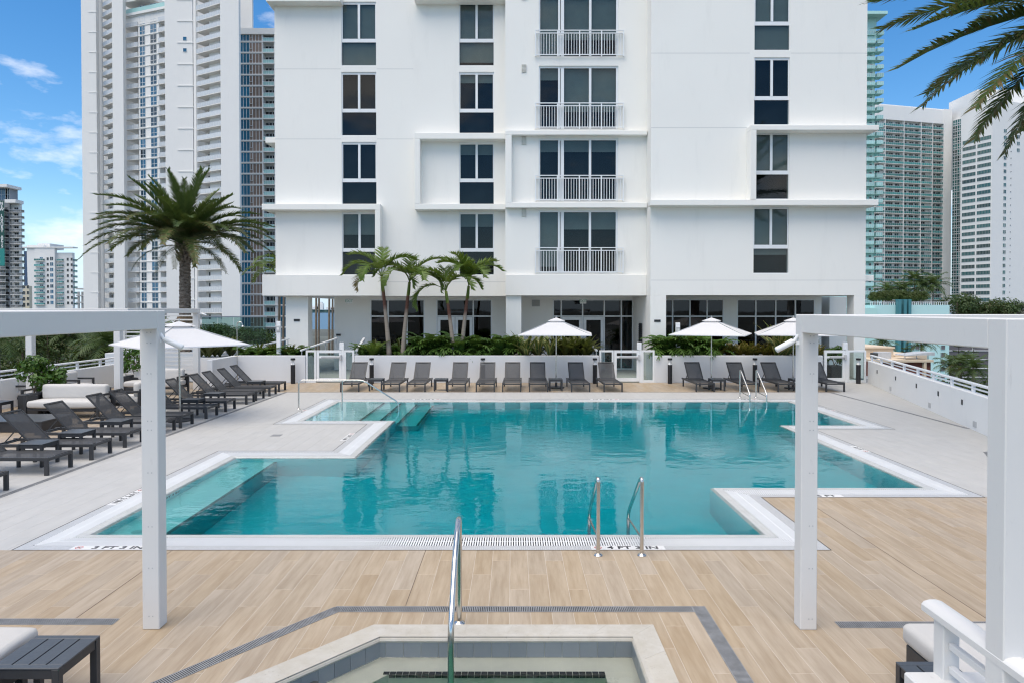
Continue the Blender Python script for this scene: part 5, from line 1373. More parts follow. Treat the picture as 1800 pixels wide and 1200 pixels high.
# --- wide white tower with teal balcony glass
bt = thing('balcony_tower','broad white tower with rows of teal glass balconies at right','building',(183.807,320,GZ))
ba = Bay(bt,(166.943,314),(202.952,323)); L = ba.L; ZT2 = 89.923
ba.block('tower_body','tower_white',-2,L+5,-22,-1.9,GZ,ZT2+7.5)
ba.block('parapet_band','tower_white',-2,L+.2,-1.9,0,ZT2,ZT2+6.5)
bay_w = L*.17
nb = 5
bm2 = balc_mesh(round(L*.83,2),1.7,'rail_teal',npost=28); bm3 = balc_mesh(round(L*.16,2),1.7,'rail_teal',npost=6); dd = win_mesh(2.5,2.3,2,1,'door_dark',fw=.1); dd2 = win_mesh(2.2,2.3,2,1,'teal_glass',fw=.1)  # doors widened and darkened to put the recess shade into their colour
for k in range(-1,31):
    z = 4.0+k*2.86
    if z > ZT2-2: break
    ba.put('balcony', bm2, 0, -1.8, z); ba.put('balcony', bm3, L*.845, -1.8, z)
    for i,uu in enumerate((.01,.14,.21,.31,.42,.52,.61,.70,.86,.94)):
        ba.put('balcony_door', dd if rnd.random() < .55 else dd2, L*uu, -1.82, z+.25)
for uu in (.12,.40,.66,.835): ba.block('party_wall','tower_white',L*uu-.12,L*uu+.12,-1.9,-.05,GZ,ZT2)
ba.block('end_wall','tower_white',L,L+4.6,-1.9,.2,GZ,ZT2+7.0)
st = Bay(bt,(207.900,324),(209.733,320)); st.block('stair_core','tower_white',0,st.L,-3,-.1,GZ,92.109)
sp = win_mesh(round(st.L/2-.1,2),2.6,2,2,'teal_glass',fw=.16)
for k in range(-2,33):
    z = 1.4+k*2.83
    if z > 91.310: break
    for j in (0,1): st.put('stair_window', sp, .05+j*st.L/2, 0, z)
# --- curved white slab tower at far right
rt = thing('ribbon_tower','white tower with ribbon windows and a curved roofline at far right','building',(202.517,300,GZ))
r0 = Vector((202.758,290)); e = Vector((-.386,.922)); far = r0+e*12.9; rb = Bay(rt,tuple(far),tuple(r0)); L = rb.L
cv = MB(); nseg = 12
for i in range(nseg):
    f0, f1 = i/nseg, (i+1)/nseg; za = 80+11.5*math.sin(f0*PI/2)**.8 if f0 > 0 else 80; zb_ = 80+11.5*math.sin(f1*PI/2)**.8
    cv.add([(L*f0,0,-14),(L*f1,0,-14),(L*f1,0,zb_),(L*f0,0,za),(L*f0,16,-14),(L*f1,16,-14),(L*f1,16,zb_),(L*f0,16,za)],[(0,1,2,3),(5,4,7,6),(3,2,6,7),(0,3,7,4),(1,5,6,2)])
p = rb.a; link('ribbon_wall', cv.mesh('ribbon_wall','tower_white'), rt, rel(rt,(p.x,p.y,0)), (0,0,rb.ang))
rw = win_mesh(round(L*.44,2),1.5,9,1,'teal_glass','concrete',.05)
for k in range(-1,26):
    z = 3.2+k*2.87
    if z > 76: break
    for j in (.03,.53): rb.put('ribbon_window', rw, L*j, .05, z)
fr = Bay(rt,tuple(r0),(r0.x+40,r0.y+14)); fr.block('front_wall','tower_white',0,42,-14,0,GZ,91.5); pc('shaft', rt, 'tower_white', 209.767, 257.817, 310, 330, 60, 101.846)
sw1 = win_mesh(1.6,1.5,2,1,'teal_glass'); sw2 = win_mesh(.5,.5,1,1,'door_dark')
for k in range(-1,27):
    z = 3.4+k*2.87
    fr.put('window', sw1, 7.0, .05, z); fr.put('window', sw2, 11.2, .05, z+.6)
    if k > 22: fr.put('window', sw1, 15, .05, z+1)
# --- aqua podium with fins, right
ap = thing('aqua_podium','pale aqua podium block with teal fins and roof railing','building',(69.800,124,GZ)); k6 = .1; ZP = 3.500
pc('podium_body', ap, 'aqua_pale', 62.800, 76.700, 120, 150, GZ, ZP); pc('podium_step', ap, 'tower_aqua', 60.797, 63.600, 119.2, 150, GZ, ZP-.5)
for px in (1574,1583.5,1591.5): pc('fin', ap, 'teal_panel', (px-902)*k6, (px+4.8-902)*k6, 119.0, 120, -5.056, 4.499)
pc('roof_rail', ap, 'white_frame', 62.800, 76.600, 120.1, 120.2, ZP+.48, ZP+.56)
for k in range(36): x = 62.900+k*.385; pc('rail_post', ap, 'white_frame', x-.04, x+.04, 120.1, 120.2, ZP, ZP+.48)
g5 = win_mesh(.75,.75,1,1,'screen_grey','aqua_pale',.05)
for px in (1568,1600,1609,1654):
    for k in range(6): link('window', g5, ap, rel(ap,((px-902)*k6,119.95,-4.254-k*1.25)))
# --- beige and brick low building, dark screened garage
lb = thing('beige_brick_building','low beige and brick building with roof equipment beyond the parapet','building',(39.550,74,GZ))
pc('brick_wall', lb, 'brick_red', 36.925, 43.050, 70.3, 84, GZ, -2.580); pc('cornice', lb, 'beige_wall', 36.925, 43.108, 69.9, 84.2, -2.580, -2.346); pc('pilaster', lb, 'beige_wall', 42.146, 42.408, 69.95, 70.3, GZ, -2.580)
pc('roof_block', lb, 'beige_wall', 37.802, 41.255, 74, 83, -3.137, -1.408); pc('cornice', lb, 'beige_wall', 37.740, 41.317, 73.8, 83.2, -1.408, -1.253); pc('roof_block', lb, 'beige_wall', 41.995, 45.510, 75, 83, -3.137, -2.211)
ac = thing('air_conditioner','grey rooftop air conditioning unit on the beige building','air conditioner',(39.000,72,-2.855)); MB().cbox(-.75,.65,-.5,.5,.1,1.2,.02).obj('unit_case','roof_unit',ac); MB().box(-1.05,-.75,-.5,.5,.5,1.1).obj('intake_hood','channel_dark',ac); MB().box(-.7,.6,-.4,.4,0,.1).obj('curb','channel_dark',ac)
cnp = thing('roof_canopy','curved grey metal roof canopy on the beige building','canopy',(42.186,71.5,-2.657)); cm = MB()
for i in range(10):
    f0,f1 = i/10,(i+1)/10; x0,x1 = -1.6+3.0*f0,-1.6+3.0*f1; z0,z1 = .75+.30*math.sin(f0*1.5),.75+.30*math.sin(f1*1.5); cm.add([(x0,-1,z0),(x1,-1,z1),(x1,1,z1),(x0,1,z0),(x0,-1,z0-.08-.25*f0),(x1,-1,z1-.08-.25*f1),(x1,1,z1-.08-.25*f1),(x0,1,z0-.08-.25*f0)],[(0,1,2,3),(7,6,5,4),(0,4,5,1),(2,6,7,3),(1,5,6,2),(0,3,7,4)])
cm.obj('canopy_shell','roof_unit',cnp)
for x in (-1.4,-.2,1.0): MB().tube([(x,-.5,0),(x,-.5,1.0)],.05,8).obj('canopy_leg','roof_unit',cnp)
gr = thing('screened_garage','dark grey screened garage with white floor lines at right','building',(86.992,135,GZ)); pc('garage_body', gr, 'screen_grey', 82.983, 97.283, 131, 150, GZ, -2.894)
for k in range(6): z = -5.172-k*1.68; pc('floor_line', gr, 'white_frame', 82.983, 97.283, 130.85, 131, z, z+.13)
for px in (1668.5,1717,1765): pc('white_column', gr, 'white_frame', (px-902)*130/1200-.1, (px-902)*130/1200+.1, 130.8, 131, GZ, -2.894)
# far left low white roofs glimpsed below the trees
for k,(px,py,y,w) in enumerate(((118,648,150,5),(75,650,170,4),(20,655,165,3))):
    tag(MB().box(-w,w,0,8,0,2.6).box(-w-.4,w+.4,-.4,8.4,2.6,2.9).obj('low_roof','tower_white',None,((px-902)*y/1200,y,2.85+(543-py)/1200*y-2.6)),'small white roof among the trees beyond the left parapet, %s from right'%NUM[k],'building')

# ---------------------------------------------------------------- palms and plants
def frond_mesh(name, mat, L, th0, bend, n, ll, lw, vee=25, fwd=.55, droop=.25, seed=1, power=1.3, start=.14, rr=.022, tipdrop=0.0, dry=None):
    r = random.Random(seed); m = MB(); K = 16; P = [Vector((0,0,0))]; T = []
    for i in range(K):
        th = R(th0-bend*((i+.5)/K)**power); d = Vector((math.cos(th),0,math.sin(th))); T.append(d); P.append(P[-1]+d*(L/K))
    m.tube(P[::2], [rr*(1-.8*i/(K/2)) for i in range(K//2+1)], 5, 0)
    for i in range(n):
        f = start+(1-start)*(i+.5)/n
        q = f*K; k = min(K-1,int(q)); p = P[k].lerp(P[k+1], q-k); t = T[k]; up = Vector((-t.z,0,t.x))
        prof = math.sin(PI*min(1,(.18+.82*f)**.85))**.55 if f < .97 else .35
        for s in (-1,1):
            v = R(vee+r.uniform(-12,12)); l = ll*prof*r.uniform(.85,1.1); fw = fwd+r.uniform(-.1,.12)+.5*max(0,f-.8)
            d = (Vector((0,s,0))*math.cos(v)+up*math.sin(v)+t*fw).normalized()
            w = t*(lw/2); g = Vector((0,0,-droop*l*r.uniform(.6,1.4)))
            a, b = p+d*(l*.5)+g*.28, p+d*l+g
            m.add([p-w*.6,p+w*.6,a+w,a-w,b],[(0,1,2,3),(3,2,4)], 1 if (dry and r.random() < dry*f) else 0)
    return m.mesh(name, mat if isinstance(mat,(list,tuple)) else [mat, mat])
def palm(name, lab, base, top, radii, trunk_mat, fronds, specs, grp=None, trunk_fn=None, seed=3):
    """trunk from base to top (world), fronds: list of (mesh, azimuth deg, tilt deg, scale)"""
    t = thing(name, lab, 'palm tree', base, 0, grp); b, q = Vector(base), Vector(top)-Vector(base); r = random.Random(seed)
    if trunk_fn: trunk_fn(t, q)
    else:
        n = 14; pts = [(q.x*(i/n)**1.25, q.y*(i/n)**1.25, q.z*i/n) for i in range(n+1)]; rs = [radii[0]+(radii[1]-radii[0])*(i/n)**.6 for i in range(n+1)]
        o = MB().tube(pts, rs, 10).obj('trunk', trunk_mat, t, smooth=True)
    for me, az, tilt, sc in specs: link('frond', me, t, q, (0,R(-tilt),R(az)), (sc,sc,sc))
    return t
def date_trunk(r0, r1):
    def fn(t, q):
        n, m = 64, 16; mb = MB(); r = random.Random(4)
        for i in range(n+1):
            f = i/n; rad = r0+(r1-r0)*f
            for k in range(m):
                a = 2*PI*(k+.5*(i//2 % 2))/m; bump = (.022 if (k+(i//2)) % 2 else -.010) if i % 2 else -.004
                rr = rad+bump*rad/.25+r.uniform(-.006,.006); mb.v.append((q.x*f+rr*math.cos(a), q.y*f+rr*math.sin(a), q.z*f))
        for i in range(n):
            for k in range(m): mb.f.append((i*m+k,i*m+(k+1)%m,(i+1)*m+(k+1)%m,(i+1)*m+k)); mb.mi.append(0); mb.pc.append(0)
        mb.obj('trunk','date_trunk',t)
        c = MB()                                             # cut frond bases under the crown
        for k in range(46):
            a = k*2.4; z = q.z-.75+.8*k/46; ra = r1*1.05+.03*k/46; d = Vector((math.cos(a),math.sin(a),0)); p = Vector((q.x,q.y,z))+d*ra
            c.bar(p-d*.05-Vector((0,0,.1)), p+d*(.10+.08*r.random())+Vector((0,0,.16)), .10,.035,0,(0,0,1))
        c.obj('boot_stubs','date_trunk',t)
    return fn
D = {}
for i in range(2):
    D['up',i] = frond_mesh('frond','date_leaf',3.8,4,30,104,.60,.056,34,.80,.14,10+i)
    D['mid',i] = frond_mesh('frond','date_leaf',4.3,12,62,120,.62,.056,30,.75,.22,20+i)
    D['low',i] = frond_mesh('frond',['date_leaf','date_leaf_dry'],4.6,24,74,120,.64,.056,24,.70,.34,30+i,dry=.5)
D['dry',0] = frond_mesh('frond',['date_leaf','date_leaf_dry'],2.6,0,75,50,.40,.028,15,.6,.4,44,dry=.95)
specs = []; r = random.Random(11)
for k in range(68):
    f = k/67; az = k*137.5+r.uniform(-8,8); tilt = 80-84*f**.72+r.uniform(-5,5)
    cls = 'up' if tilt > 52 else 'mid' if tilt > 20 else 'low'
    specs.append((D[cls,k%2], az, tilt, r.uniform(.86,1.02)*.95))
for az in (-20,200,150,60,-75): specs.append((D['dry',0], az, 4, 1.0))
dp = palm('date_palm','big date palm with full green crown behind the left pergola',(-14.665,30.5,.9),(-14.640,30.5,5.667),(.3,.27),'date_trunk',None,specs,None,date_trunk(.255,.215))
MB().lathe([(.30,.75),(.34,.9),(.34,1.5),(.31,1.6)],14).obj('burlap_wrap','burlap',dp)
for k in range(4): a = k*PI/2+.6; MB().bar((1.0*math.cos(a),1.0*math.sin(a),0),(.34*math.cos(a),.34*math.sin(a),1.5),.09,.05).obj('brace','bark',dp)
tag(MB().cbox(-3.0,2.0,-1.2,1.2,0,1.0,.02).obj('planter_box','wall_paint',None,(-14.665,30.7,-.05)),'white raised planter holding the big date palm','planter')
# near date palm off to the right, its fronds hang into the picture
N = {}
for i in range(2):
    N['a',i] = frond_mesh('frond',['date_leaf','date_leaf_dry'],5.6,0,20+6*i,130,.90,.075,30,.85,.22,60+i,dry=.25)
    N['b',i] = frond_mesh('frond',['date_leaf','date_leaf_dry'],5.3,0,36,130,.88,.075,22,.80,.32,70+i,dry=.35)
specs = [(N['a',0],176,9,1.0),(N['a',1],187,1,.97),(N['b',0],180,-10,1.0),(N['b',1],192,-15,.96),(N['b',0],172,-33,.80),(N['a',1],182,-5,1.0),(N['b',1],186,-22,.95),(N['a',1],168,18,.95),(N['a',0],200,22,1.0)]
for k in range(34):
    f = k/33; az = k*137.5
    if 150 < az % 360 < 212 and f > .25: continue
    specs.append(((N['a',k%2] if f < .6 else N['b',k%2]), az, 80-85*f**.9, .95))
palm('date_palm','date palm whose fronds hang in from the top right corner',(13.1,14.0,-3.0),(13.05,14.0,9.236),(.3,.26),'date_trunk',None,specs,None,date_trunk(.34,.30))
# four slender palms in the planting bed
A = {}
for i in range(3):
    A['u',i] = frond_mesh('frond','adonidia_leaf',1.75,12,78+16*i,44,.50,.055,38,.45,.35,80+i,1.15,.2,.018)
    A['d',i] = frond_mesh('frond','adonidia_leaf',1.9,18,140+14*i,46,.48,.055,22,.40,.42,90+i,1.0,.2,.018)
A['dry',0] = frond_mesh('frond',['adonidia_leaf','adonidia_dry'],1.6,10,165,32,.40,.05,15,.4,.5,99,1.0,.2,.018,dry=1.0)
spear = MB().bar((0,0,0),(.05,0,.75),.03,.012).mesh('spear_leaf','adonidia_leaf')
AP = [((-4.960,27.3,.93),(-5.255,27.3,4.123),[('u',178,52),('u',10,52),('d',195,42),('d',-15,28),('dry',170,30),('u',95,60),('d',250,38)],'first slender palm from the left in the planting bed'),
      ((-4.430,27.4,.93),(-4.156,27.4,3.922),[('u',170,48),('u',8,46),('d',185,55),('d',-5,36),('d',-60,40),('u',90,60),('d',235,45)],'second slender palm from the left in the planting bed'),
      ((-2.357,27.2,.93),(-2.675,27.2,3.552),[('u',165,40),('d',182,20),('u',20,58),('d',5,50),('u',100,62),('d',215,60),('d',-40,48)],'third slender palm from the left in the planting bed'),
      ((-2.078,27.4,.93),(-1.781,27.4,3.763),[('u',160,55),('u',25,58),('u',190,62),('d',350,62),('d',300,58),('u',120,72),('d',255,60),('u',230,70)],'rightmost slender palm in the planting bed')]
for base,top,fs,lab in AP:
    t = palm('slender_palm',lab,base,top,(.115,.055),'smooth_trunk',None,[((A['dry',0] if c == 'dry' else A[c,(i*7+len(lab))%3]),az,tl+13,1.02) for i,(c,az,tl) in enumerate(fs)],'slender palms in the planting bed')
    q = Vector(top)-Vector(base); link('spear_leaf', spear, t, q)
    MB().tube([q*.82+Vector((0,0,0)), q*.90, q],[.062,.066,.05],10).obj('crownshaft','adonidia_leaf',t,smooth=True)
# palms behind the building's left corner and in the passage to the bay
F_ = [frond_mesh('frond','adonidia_leaf',2.2,20,120,26,.5,.07,25,.45,.4,110+i,1.1,.2,.02) for i in range(2)]
for k,(px,y,zt_,lab,fr_) in enumerate(((489,36,4.499,'palm with arching fronds behind the building left corner',True),(497,39,5.220,'palm trunk behind the building left corner, further right',True),(555,44,9.0,'leftmost thin palm trunk seen through the passage',True),(560,46,9.2,'second thin palm trunk seen through the passage',True),(578,44,8.8,'third thin palm trunk seen through the passage',True),(584,47,9.5,'rightmost thin palm trunk seen through the passage',True))):
    x = (px-902)*y/1200
    palm('thin_palm',lab,(x,y,-.6),(x+.1,y,zt_),(.085,.055),'palm_bark_far',None,[(F_[i%2],i*52+k*20,30+10*(i%3),1.0) for i in range(8)],'thin palms behind the building')
# planting bed: ferns, agaves, strap leaved plants
def fern(seed, n=15, L=.62):
    r = random.Random(seed); m = MB()
    for k in range(n):
        az = k*2.4+r.uniform(-.3,.3); th0 = r.uniform(35,85); l = L*r.uniform(.7,1.1); P = Vector((0,0,0)); K = 9
        for i in range(K):
            th = R(th0-95*(i/K)**1.2); d = Vector((math.cos(th)*math.cos(az),math.cos(th)*math.sin(az),math.sin(th))); Q = P+d*l/K; sd = Vector((-math.sin(az),math.cos(az),0)); w = .11*math.sin(PI*(.12+.88*i/K))
            for s in (-1,1):
                tip = Q+sd*s*w+d*.03+Vector((0,0,-.02)); m.add([P,Q,tip+d*.012,tip-d*.022],[(0,1,2,3)])
            P = Q
    return m.mesh('fern','fern_leaf')
def strap(seed, mats, n=16, L=.7, w=.05, spread=(35,85), bendy=45):
    r = random.Random(seed); m = MB()
    for k in range(n):
        az = k*2.4+r.uniform(-.2,.2); th0 = r.uniform(*spread); l = L*r.uniform(.7,1.1); P = Vector((0,0,0)); K = 6; sd = Vector((-math.sin(az),math.cos(az),0)); prev = None; mi_all = 1 if r.random() < .4 else 0
        for i in range(K+1):
            f = i/K; ww = w*(.55+.9*math.sin(PI*(.1+.75*f)))*(1 if f < .99 else .05)/1.3
            row = [P-sd*ww, P-sd*ww*.55+Vector((0,0,-.006)), P+sd*ww*.55+Vector((0,0,-.006)), P+sd*ww]
            if prev: m.add(prev+row,[(0,1,5,4)],1); m.add(prev+row,[(1,2,6,5)],0 if len(mats) > 1 and mats[0] != mats[1] else mi_all); m.add(prev+row,[(2,3,7,6)],1)
            prev = row; th = R(th0-bendy*f**1.5); P = P+Vector((math.cos(th)*math.cos(az),math.cos(th)*math.sin(az),math.sin(th)))*l/K
    return m.mesh('strap_plant',mats)
FM = [fern(200+i) for i in range(4)]; AG = [strap(210+i,['agave_green','agave_yellow'],18,.85,.055) for i in range(2)]; ST = [strap(220+i,['strap_olive','strap_olive'],24,.55,.030,(45,88),55) for i in range(2)]; SG = [strap(230+i,['strap_olive','strap_gold'],22,.50,.032,(40,85),50) for i in range(2)]
r = random.Random(5)
def plants(x0, x1, n, meshes, name, lab, grp, cat='plant', s0=.85, s1=1.15, y0=27.15, y1=27.9):
    for k in range(n):
        x = x0+(x1-x0)*(k+.5)/n+r.uniform(-.12,.12); y = r.uniform(y0,y1); s = r.uniform(s0,s1)
        o = link(name, meshes[k%len(meshes)], None, (x,y,.93), (0,0,r.uniform(0,6.28)), (s,s,s*(1.25 if name == 'fern' else 1.0))); tag(o, lab, cat, grp)
struct(MB().box(-12.833-.3,-11.433,27.0,28.6,0,.92).obj('planting_bed','wall_paint'))
plants(-3.899,0.000,34,FM,'fern','dark green fern in the bed below the slender palms','ferns below the slender palms',s0=1.5,s1=2.1)
plants(-6.279,-3.785,14,FM+ST[:1],'fern','low green fern in the bed near the left gate','ferns in the bed near the left gate',s0=.8,s1=1.25)
plants(0.068,1.643,4,AG,'agave','yellow striped agave left of the middle umbrella pole','striped agaves left of the middle umbrella pole',s0=1.15,s1=1.4,y0=26.95,y1=27.3)
plants(1.496,3.128,12,ST,'strap_plant','olive strap-leaved plant right of the middle umbrella pole','olive strap plants by the middle umbrella',s0=1.5,s1=2.0)
plants(5.893,8.160,20,FM,'fern','green fern in the bed right of the middle gate','ferns right of the middle gate',s0=1.5,s1=2.1)
plants(8.001,10.721,18,SG,'strap_plant','gold and olive strap-leaved plant in the right bed','gold strap plants in the right bed',s0=1.1,s1=1.5)
plants(10.427,11.560,4,AG,'agave','yellow striped agave under the rightmost umbrella','striped agaves under the rightmost umbrella',s0=1.5,s1=1.8,y0=26.95,y1=27.3)
plants(11.401,12.308,7,SG,'strap_plant','gold strap-leaved plant at the right end of the bed','gold strap plants at the end of the bed',s0=1.1,s1=1.5)
plants(-10.835,-8.387,22,FM+ST,'strap_plant','green bushy plant in the bed left of the left gate','green plants in the left bed',s0=.9,s1=1.35)
plants(-12.740,-11.527,9,ST,'strap_plant','bright green strap plant behind the short return wall','strap plants behind the return wall',s0=1.3,s1=1.8,y0=27.3,y1=28.4)
yp = thing('young_palm','small upright fern-like palm left of the slender palms','plant',(-5.578,27.1,.93))
yl = [frond_mesh('frond','adonidia_leaf',1.0,62,60,22,.26,.045,25,.6,.2,130+i,1.2,.1,.012) for i in range(2)]
for k in range(8): link('frond', yl[k%2], yp, (0,0,0), (0,R(-r.uniform(-5,14)),k*.785+r.uniform(-.2,.2)))
# potted clusia shrubs by the sofas
def leaf_cloud(seed, n, rad, rz, size, mats, clumps=9, lift=0.0, jit=.38):
    r = random.Random(seed); m = MB(); cs = []
    for k in range(clumps):
        a, b = r.uniform(0,6.28), r.uniform(-.7,1.0); q = (1-b*b)**.5 if abs(b) < 1 else 0; cs.append(Vector((math.cos(a)*q*rad*.62, math.sin(a)*q*rad*.62, b*rz*.62+lift)))
    for k in range(n):
        c = cs[r.randrange(clumps)]; d = Vector((r.gauss(0,1),r.gauss(0,1),r.gauss(0,1))).normalized()
        p = c+Vector((d.x*rad,d.y*rad,d.z*rz))*jit*r.uniform(.55,1.05)
        nrm = (d+Vector((r.uniform(-.6,.6),r.uniform(-.6,.6),r.uniform(-.1,.9)))).normalized(); x = nrm.orthogonal().normalized(); x = Matrix.Rotation(r.uniform(0,6.28),3,nrm) @ x; y = nrm.cross(x); s = size*r.uniform(.7,1.3)
        m.add([p-x*s*.5,p+y*s*.28+nrm*s*.05,p+x*s*.5,p-y*s*.28+nrm*s*.05],[(0,1,2,3)],0 if len(mats) == 1 or r.random() < .7 else 1,None,r.random())
    return m.mesh('crown',mats)
def potted(lab, x, y, s, seed):
    t = thing('potted_shrub', lab, 'potted plant', (x,y,0)); MB().cbox(-.28,.28,-.28,.28,0,.55,.015).obj('pot','pot_dark',t); MB().box(-.25,.25,-.25,.25,.5,.53).obj('soil','soil',t)
    for k in range(4): MB().tube([(.04*k-.06,0,.5),(.2*math.cos(k*1.7),.2*math.sin(k*1.7),1.1*s)],.014,6).obj('stem','bark',t)
    link('crown', leaf_cloud(seed,620,.55*s,.55*s,.13,['clusia_leaf'],11), t, (0,0,.5+.52*s))
potted('leafy potted shrub left of the charcoal sofa', -13.051, 18.6, 1.05, 301); potted('leafy potted shrub right of the one beside the charcoal sofa', -12.820, 18.9, .9, 302)
potted('leafy potted shrub under the louvre screen', -12.987, 23.4, 1.15, 303)
potted('leafy potted plant seen through the right gate', 13.207, 28.0, .85, 304)
# ---- trees beyond the parapets
def far_palm_mesh(seed, n=20, L=2.8, mats=('far_palm_leaf',)):
    r = random.Random(seed); m = MB()
    for k in range(n):
        az = k*2.4+r.uniform(-.2,.2); th0 = 80-95*(k/n)+r.uniform(-8,8); P = Vector((0,0,0)); K = 9; sd = Vector((-math.sin(az),math.cos(az),0)); mi = 1 if len(mats) > 1 and k > n*.7 and r.random() < .6 else 0
        for i in range(K):
            th = R(th0-75*(i/K)**1.2); d = Vector((math.cos(th)*math.cos(az),math.cos(th)*math.sin(az),math.sin(th))); Q = P+d*L/K; w = .75*math.sin(PI*(.15+.8*i/K))
            if i > 0:
                for j in range(2):
                    for s in (-1,1):
                        p = P.lerp(Q,j*.5); tip = p+sd*s*w+d*.4+Vector((0,0,-.30*r.uniform(.3,1.4))); m.add([p-d*.06,p+d*.08,tip],[(0,1,2)],mi)
            P = Q
    return m.mesh('crown',list(mats))
FP = [far_palm_mesh(400+i,20+2*i,2.6+.2*i) for i in range(3)]+[far_palm_mesh(410,20,2.7,('far_palm_leaf','far_palm_gold'))]
TR = [leaf_cloud(420+i,2400,3.2,2.6,.34,['tree_leaf','tree_leaf_olive'],16) for i in range(3)]; TD = [leaf_cloud(430+i,2200,3.0,2.2,.32,['tree_leaf'],16) for i in range(2)]; TS = [leaf_cloud(440,1800,2.6,1.8,.30,['silver_leaf'],14)]; HD = [leaf_cloud(450+i,1500,1.6,1.3,.24,['hedge_leaf'],14) for i in range(2)]
trunk_u = MB().tube([(0,0,0),(.02,0,.5),(0,0,1)],[1.15,.95,.8],8).mesh('trunk','palm_bark_far',True); trunk_b = MB().tube([(0,0,0),(.1,0,.5),(0,.1,1)],[1.3,1.0,.6],8).mesh('trunk','bark',True)
def far_tree(name, lab, cat, x, y, ztop, me, s, grp, tr, r_, drop, base=GZ):
    t = thing(name, lab, cat, (x,y,base), 0, grp); h = ztop-base-drop*s
    link('trunk', tr, t, (0,0,0), (0,0,r.uniform(0,6)), (r_,r_,h)); link('crown', me, t, (0,0,h), (0,0,r.uniform(0,6.28)), (s,s,s*r.uniform(.9,1.1)))
r = random.Random(21)
for k in range(44):
    px = -20+ (k*61.7)%300; y = r.uniform(78,150); py = r.uniform(572,640) if y < 130 else r.uniform(560,600)
    x = (px-902)*y/1200; zt_ = 2.85+(543-py)/1200*y
    if k % 3 != 2: far_tree('palm_tree','palm tree in the tree belt beyond the left parapet','palm tree',x,y,zt_+1.0,FP[k%4],r.uniform(1.15,1.5),'palms beyond the left parapet',trunk_u,.18,1.2)
    else: far_tree('broadleaf_tree','dark broadleaf tree in the belt beyond the left parapet','tree',x,y,zt_,TR[k%3],r.uniform(1.0,1.4),'broadleaf trees beyond the left parapet',trunk_b,.25,1.5)
for k in range(26):
    px = 10+k*18; y = r.uniform(150,180); x = (px-902)*y/1200; far_tree('broadleaf_tree','dark broadleaf tree at the back of the left tree belt','tree',x,y,2.85+(543-r.uniform(566,585))/1200*y,TD[k%2],r.uniform(1.6,2.2),'trees at the back of the left belt',trunk_b,.3,1.8)
ORD = NUM+['fourteenth','fifteenth','sixteenth','seventeenth']
# right: hedge, palms on the podium roof, trees by the garage
for k in range(17): 
    x = 64.985+k*.55; far_tree('hedge_shrub','clipped hedge shrub on the aqua podium roof, %s from the left'%ORD[k],'hedge',x,123+r.uniform(-.3,.3),5.616+r.uniform(-.25,.2),HD[k%2],.85,'hedge on the aqua podium roof',trunk_b,.08,.6,ZP)
for k,(px,py,lab) in enumerate(((1607,488,'tall palm'),(1622,500,'bushy palm'),(1640,497,'rightmost palm'),(1585,506,'low left palm'),(1560,508,'leftmost low palm'))):
    far_tree('palm_tree',lab+' on the aqua podium roof at right','palm tree',(px-902)*128/1200,128,2.85+(543-py)/1200*128+.6,FP[k%4],1.15,'palms on the podium roof',trunk_u,.10,.9,ZP)
for k,(px,py,y,me,s,lab) in enumerate(((1683,520,160,TD[0],1.35,'dark broadleaf tree right of the podium railing'),(1712,528,160,TR[0],1.1,'olive broadleaf tree above the near right beam'),(1728,534,165,TS[0],1.2,'silvery tree above the near right beam'),(1760,530,160,TD[1],1.4,'dark tree above the near right beam end'),(1790,533,160,TS[0],1.3,'rightmost silvery tree at the picture edge'),(1745,536,158,TR[1],1.0,'small dark tree between the silvery trees'))):
    far_tree('broadleaf_tree',lab,'tree',(px-902)*y/1200,y,2.85+(543-py)/1200*y,me,s*1.3,'trees above the right beam',trunk_b,.3,1.4)
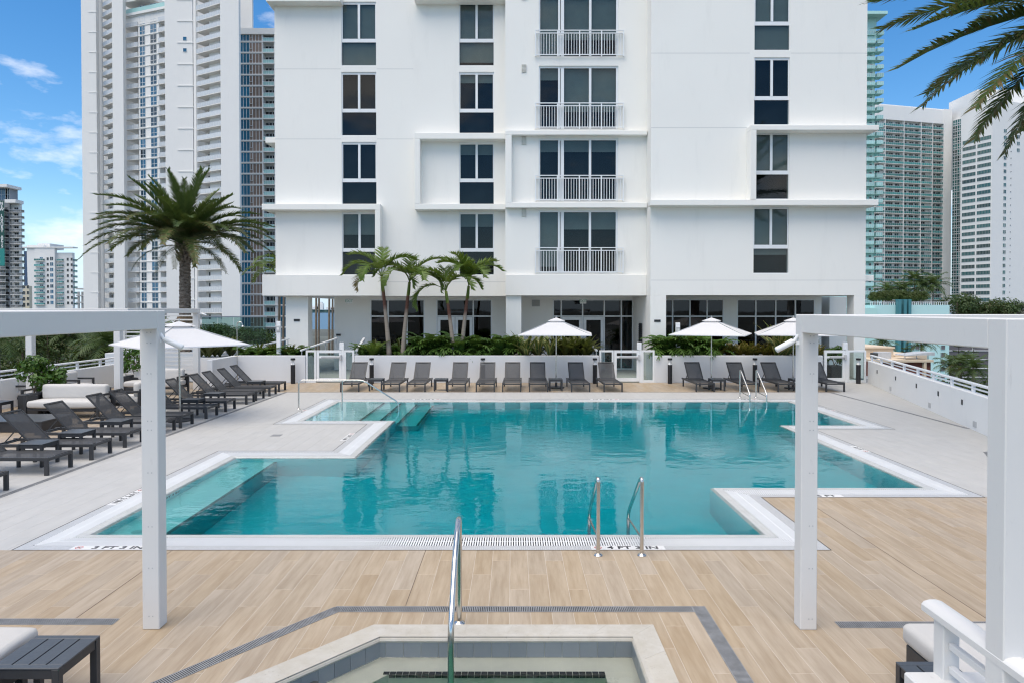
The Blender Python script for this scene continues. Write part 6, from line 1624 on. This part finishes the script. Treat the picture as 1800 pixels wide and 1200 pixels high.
def pine(lab, x, y, zt_, h, w):
    t = thing('norfolk_pine', lab, 'tree', (x,y,zt_-h)); MB().tube([(0,0,0),(0,0,h)],[.22,.03],8).obj('trunk','bark',t); m = MB(); rr = random.Random(int(x))
    for k in range(15):
        z = h*(.25+.72*k/15); l = w*(1-.80*k/15)
        for j in range(6):
            a = j*PI/3+k*.5; d = Vector((math.cos(a),math.sin(a),0)); sd = Vector((-d.y,d.x,0))
            for q in range(9):
                p = Vector((0,0,z))+d*l*(q+1)/9+Vector((0,0,.12*l*math.sin(q/9*2)));
                for s in (-1,1): m.add([p-d*.12,p+d*.1,p+sd*s*(.42-.03*q)*rr.uniform(.6,1.2)+d*.2+Vector((0,0,rr.uniform(0,.22)))],[(0,1,2)])
    m.obj('crown','tree_leaf',t)
pine('dark conical pine before the aqua podium wall', 50.673, 88, -1.626, 9, 1.6); pine('tall dark pine before the screened garage', 62.067, 95, -1.348, 14, 1.9); pine('second tall pine before the screened garage, right', 67.500, 100, -1.735, 14, 1.7)
for k,(px,py,y,lab) in enumerate(((1620,605,86,'palm with spreading fronds before the aqua podium'),(1552,606,92,'small palm tuft above the beige roof'),(1690,640,70,'bushy palm below the screened garage'),(1672,645,76,'palm at the foot of the aqua podium corner'),(1712,648,68,'palm behind the right parapet rail'))):
    far_tree('palm_tree',lab,'palm tree',(px-902)*y/1200,y,2.85+(543-py)/1200*y+.8,FP[(k+1)%4],.78,'palms beyond the right parapet',trunk_u,.15,1.0)
for k in range(12):
    px = 1650+k*17; y = r.uniform(50,80); far_tree('broadleaf_tree','green broadleaf tree beyond the right parapet','tree',(px-902)*y/1200,y,2.85+(543-r.uniform(672,705))/1200*y,TR[k%3] if k % 2 else HD[k%2],r.uniform(.75,1.0) if k % 2 else 1.5,'broadleaf trees beyond the right parapet',trunk_b,.2,1.4)
# glass screen at left behind the loungers
gs = thing('glass_screen','tall green glass windscreen behind the short return wall','railing',(-14.587,32,1.2))
for k in range(4): MB().box(k*.75,k*.75+.73,-.008,.008,0,1.25).obj('pane','shower_glass',gs)
MB().cbox(-.05,3.05,-.03,.03,1.25,1.30,.005).obj('top_rail','hardware_grey',gs); MB().cbox(-.05,3.05,-.12,.12,-1.2,0,.01).obj('kerb','wall_paint',gs)
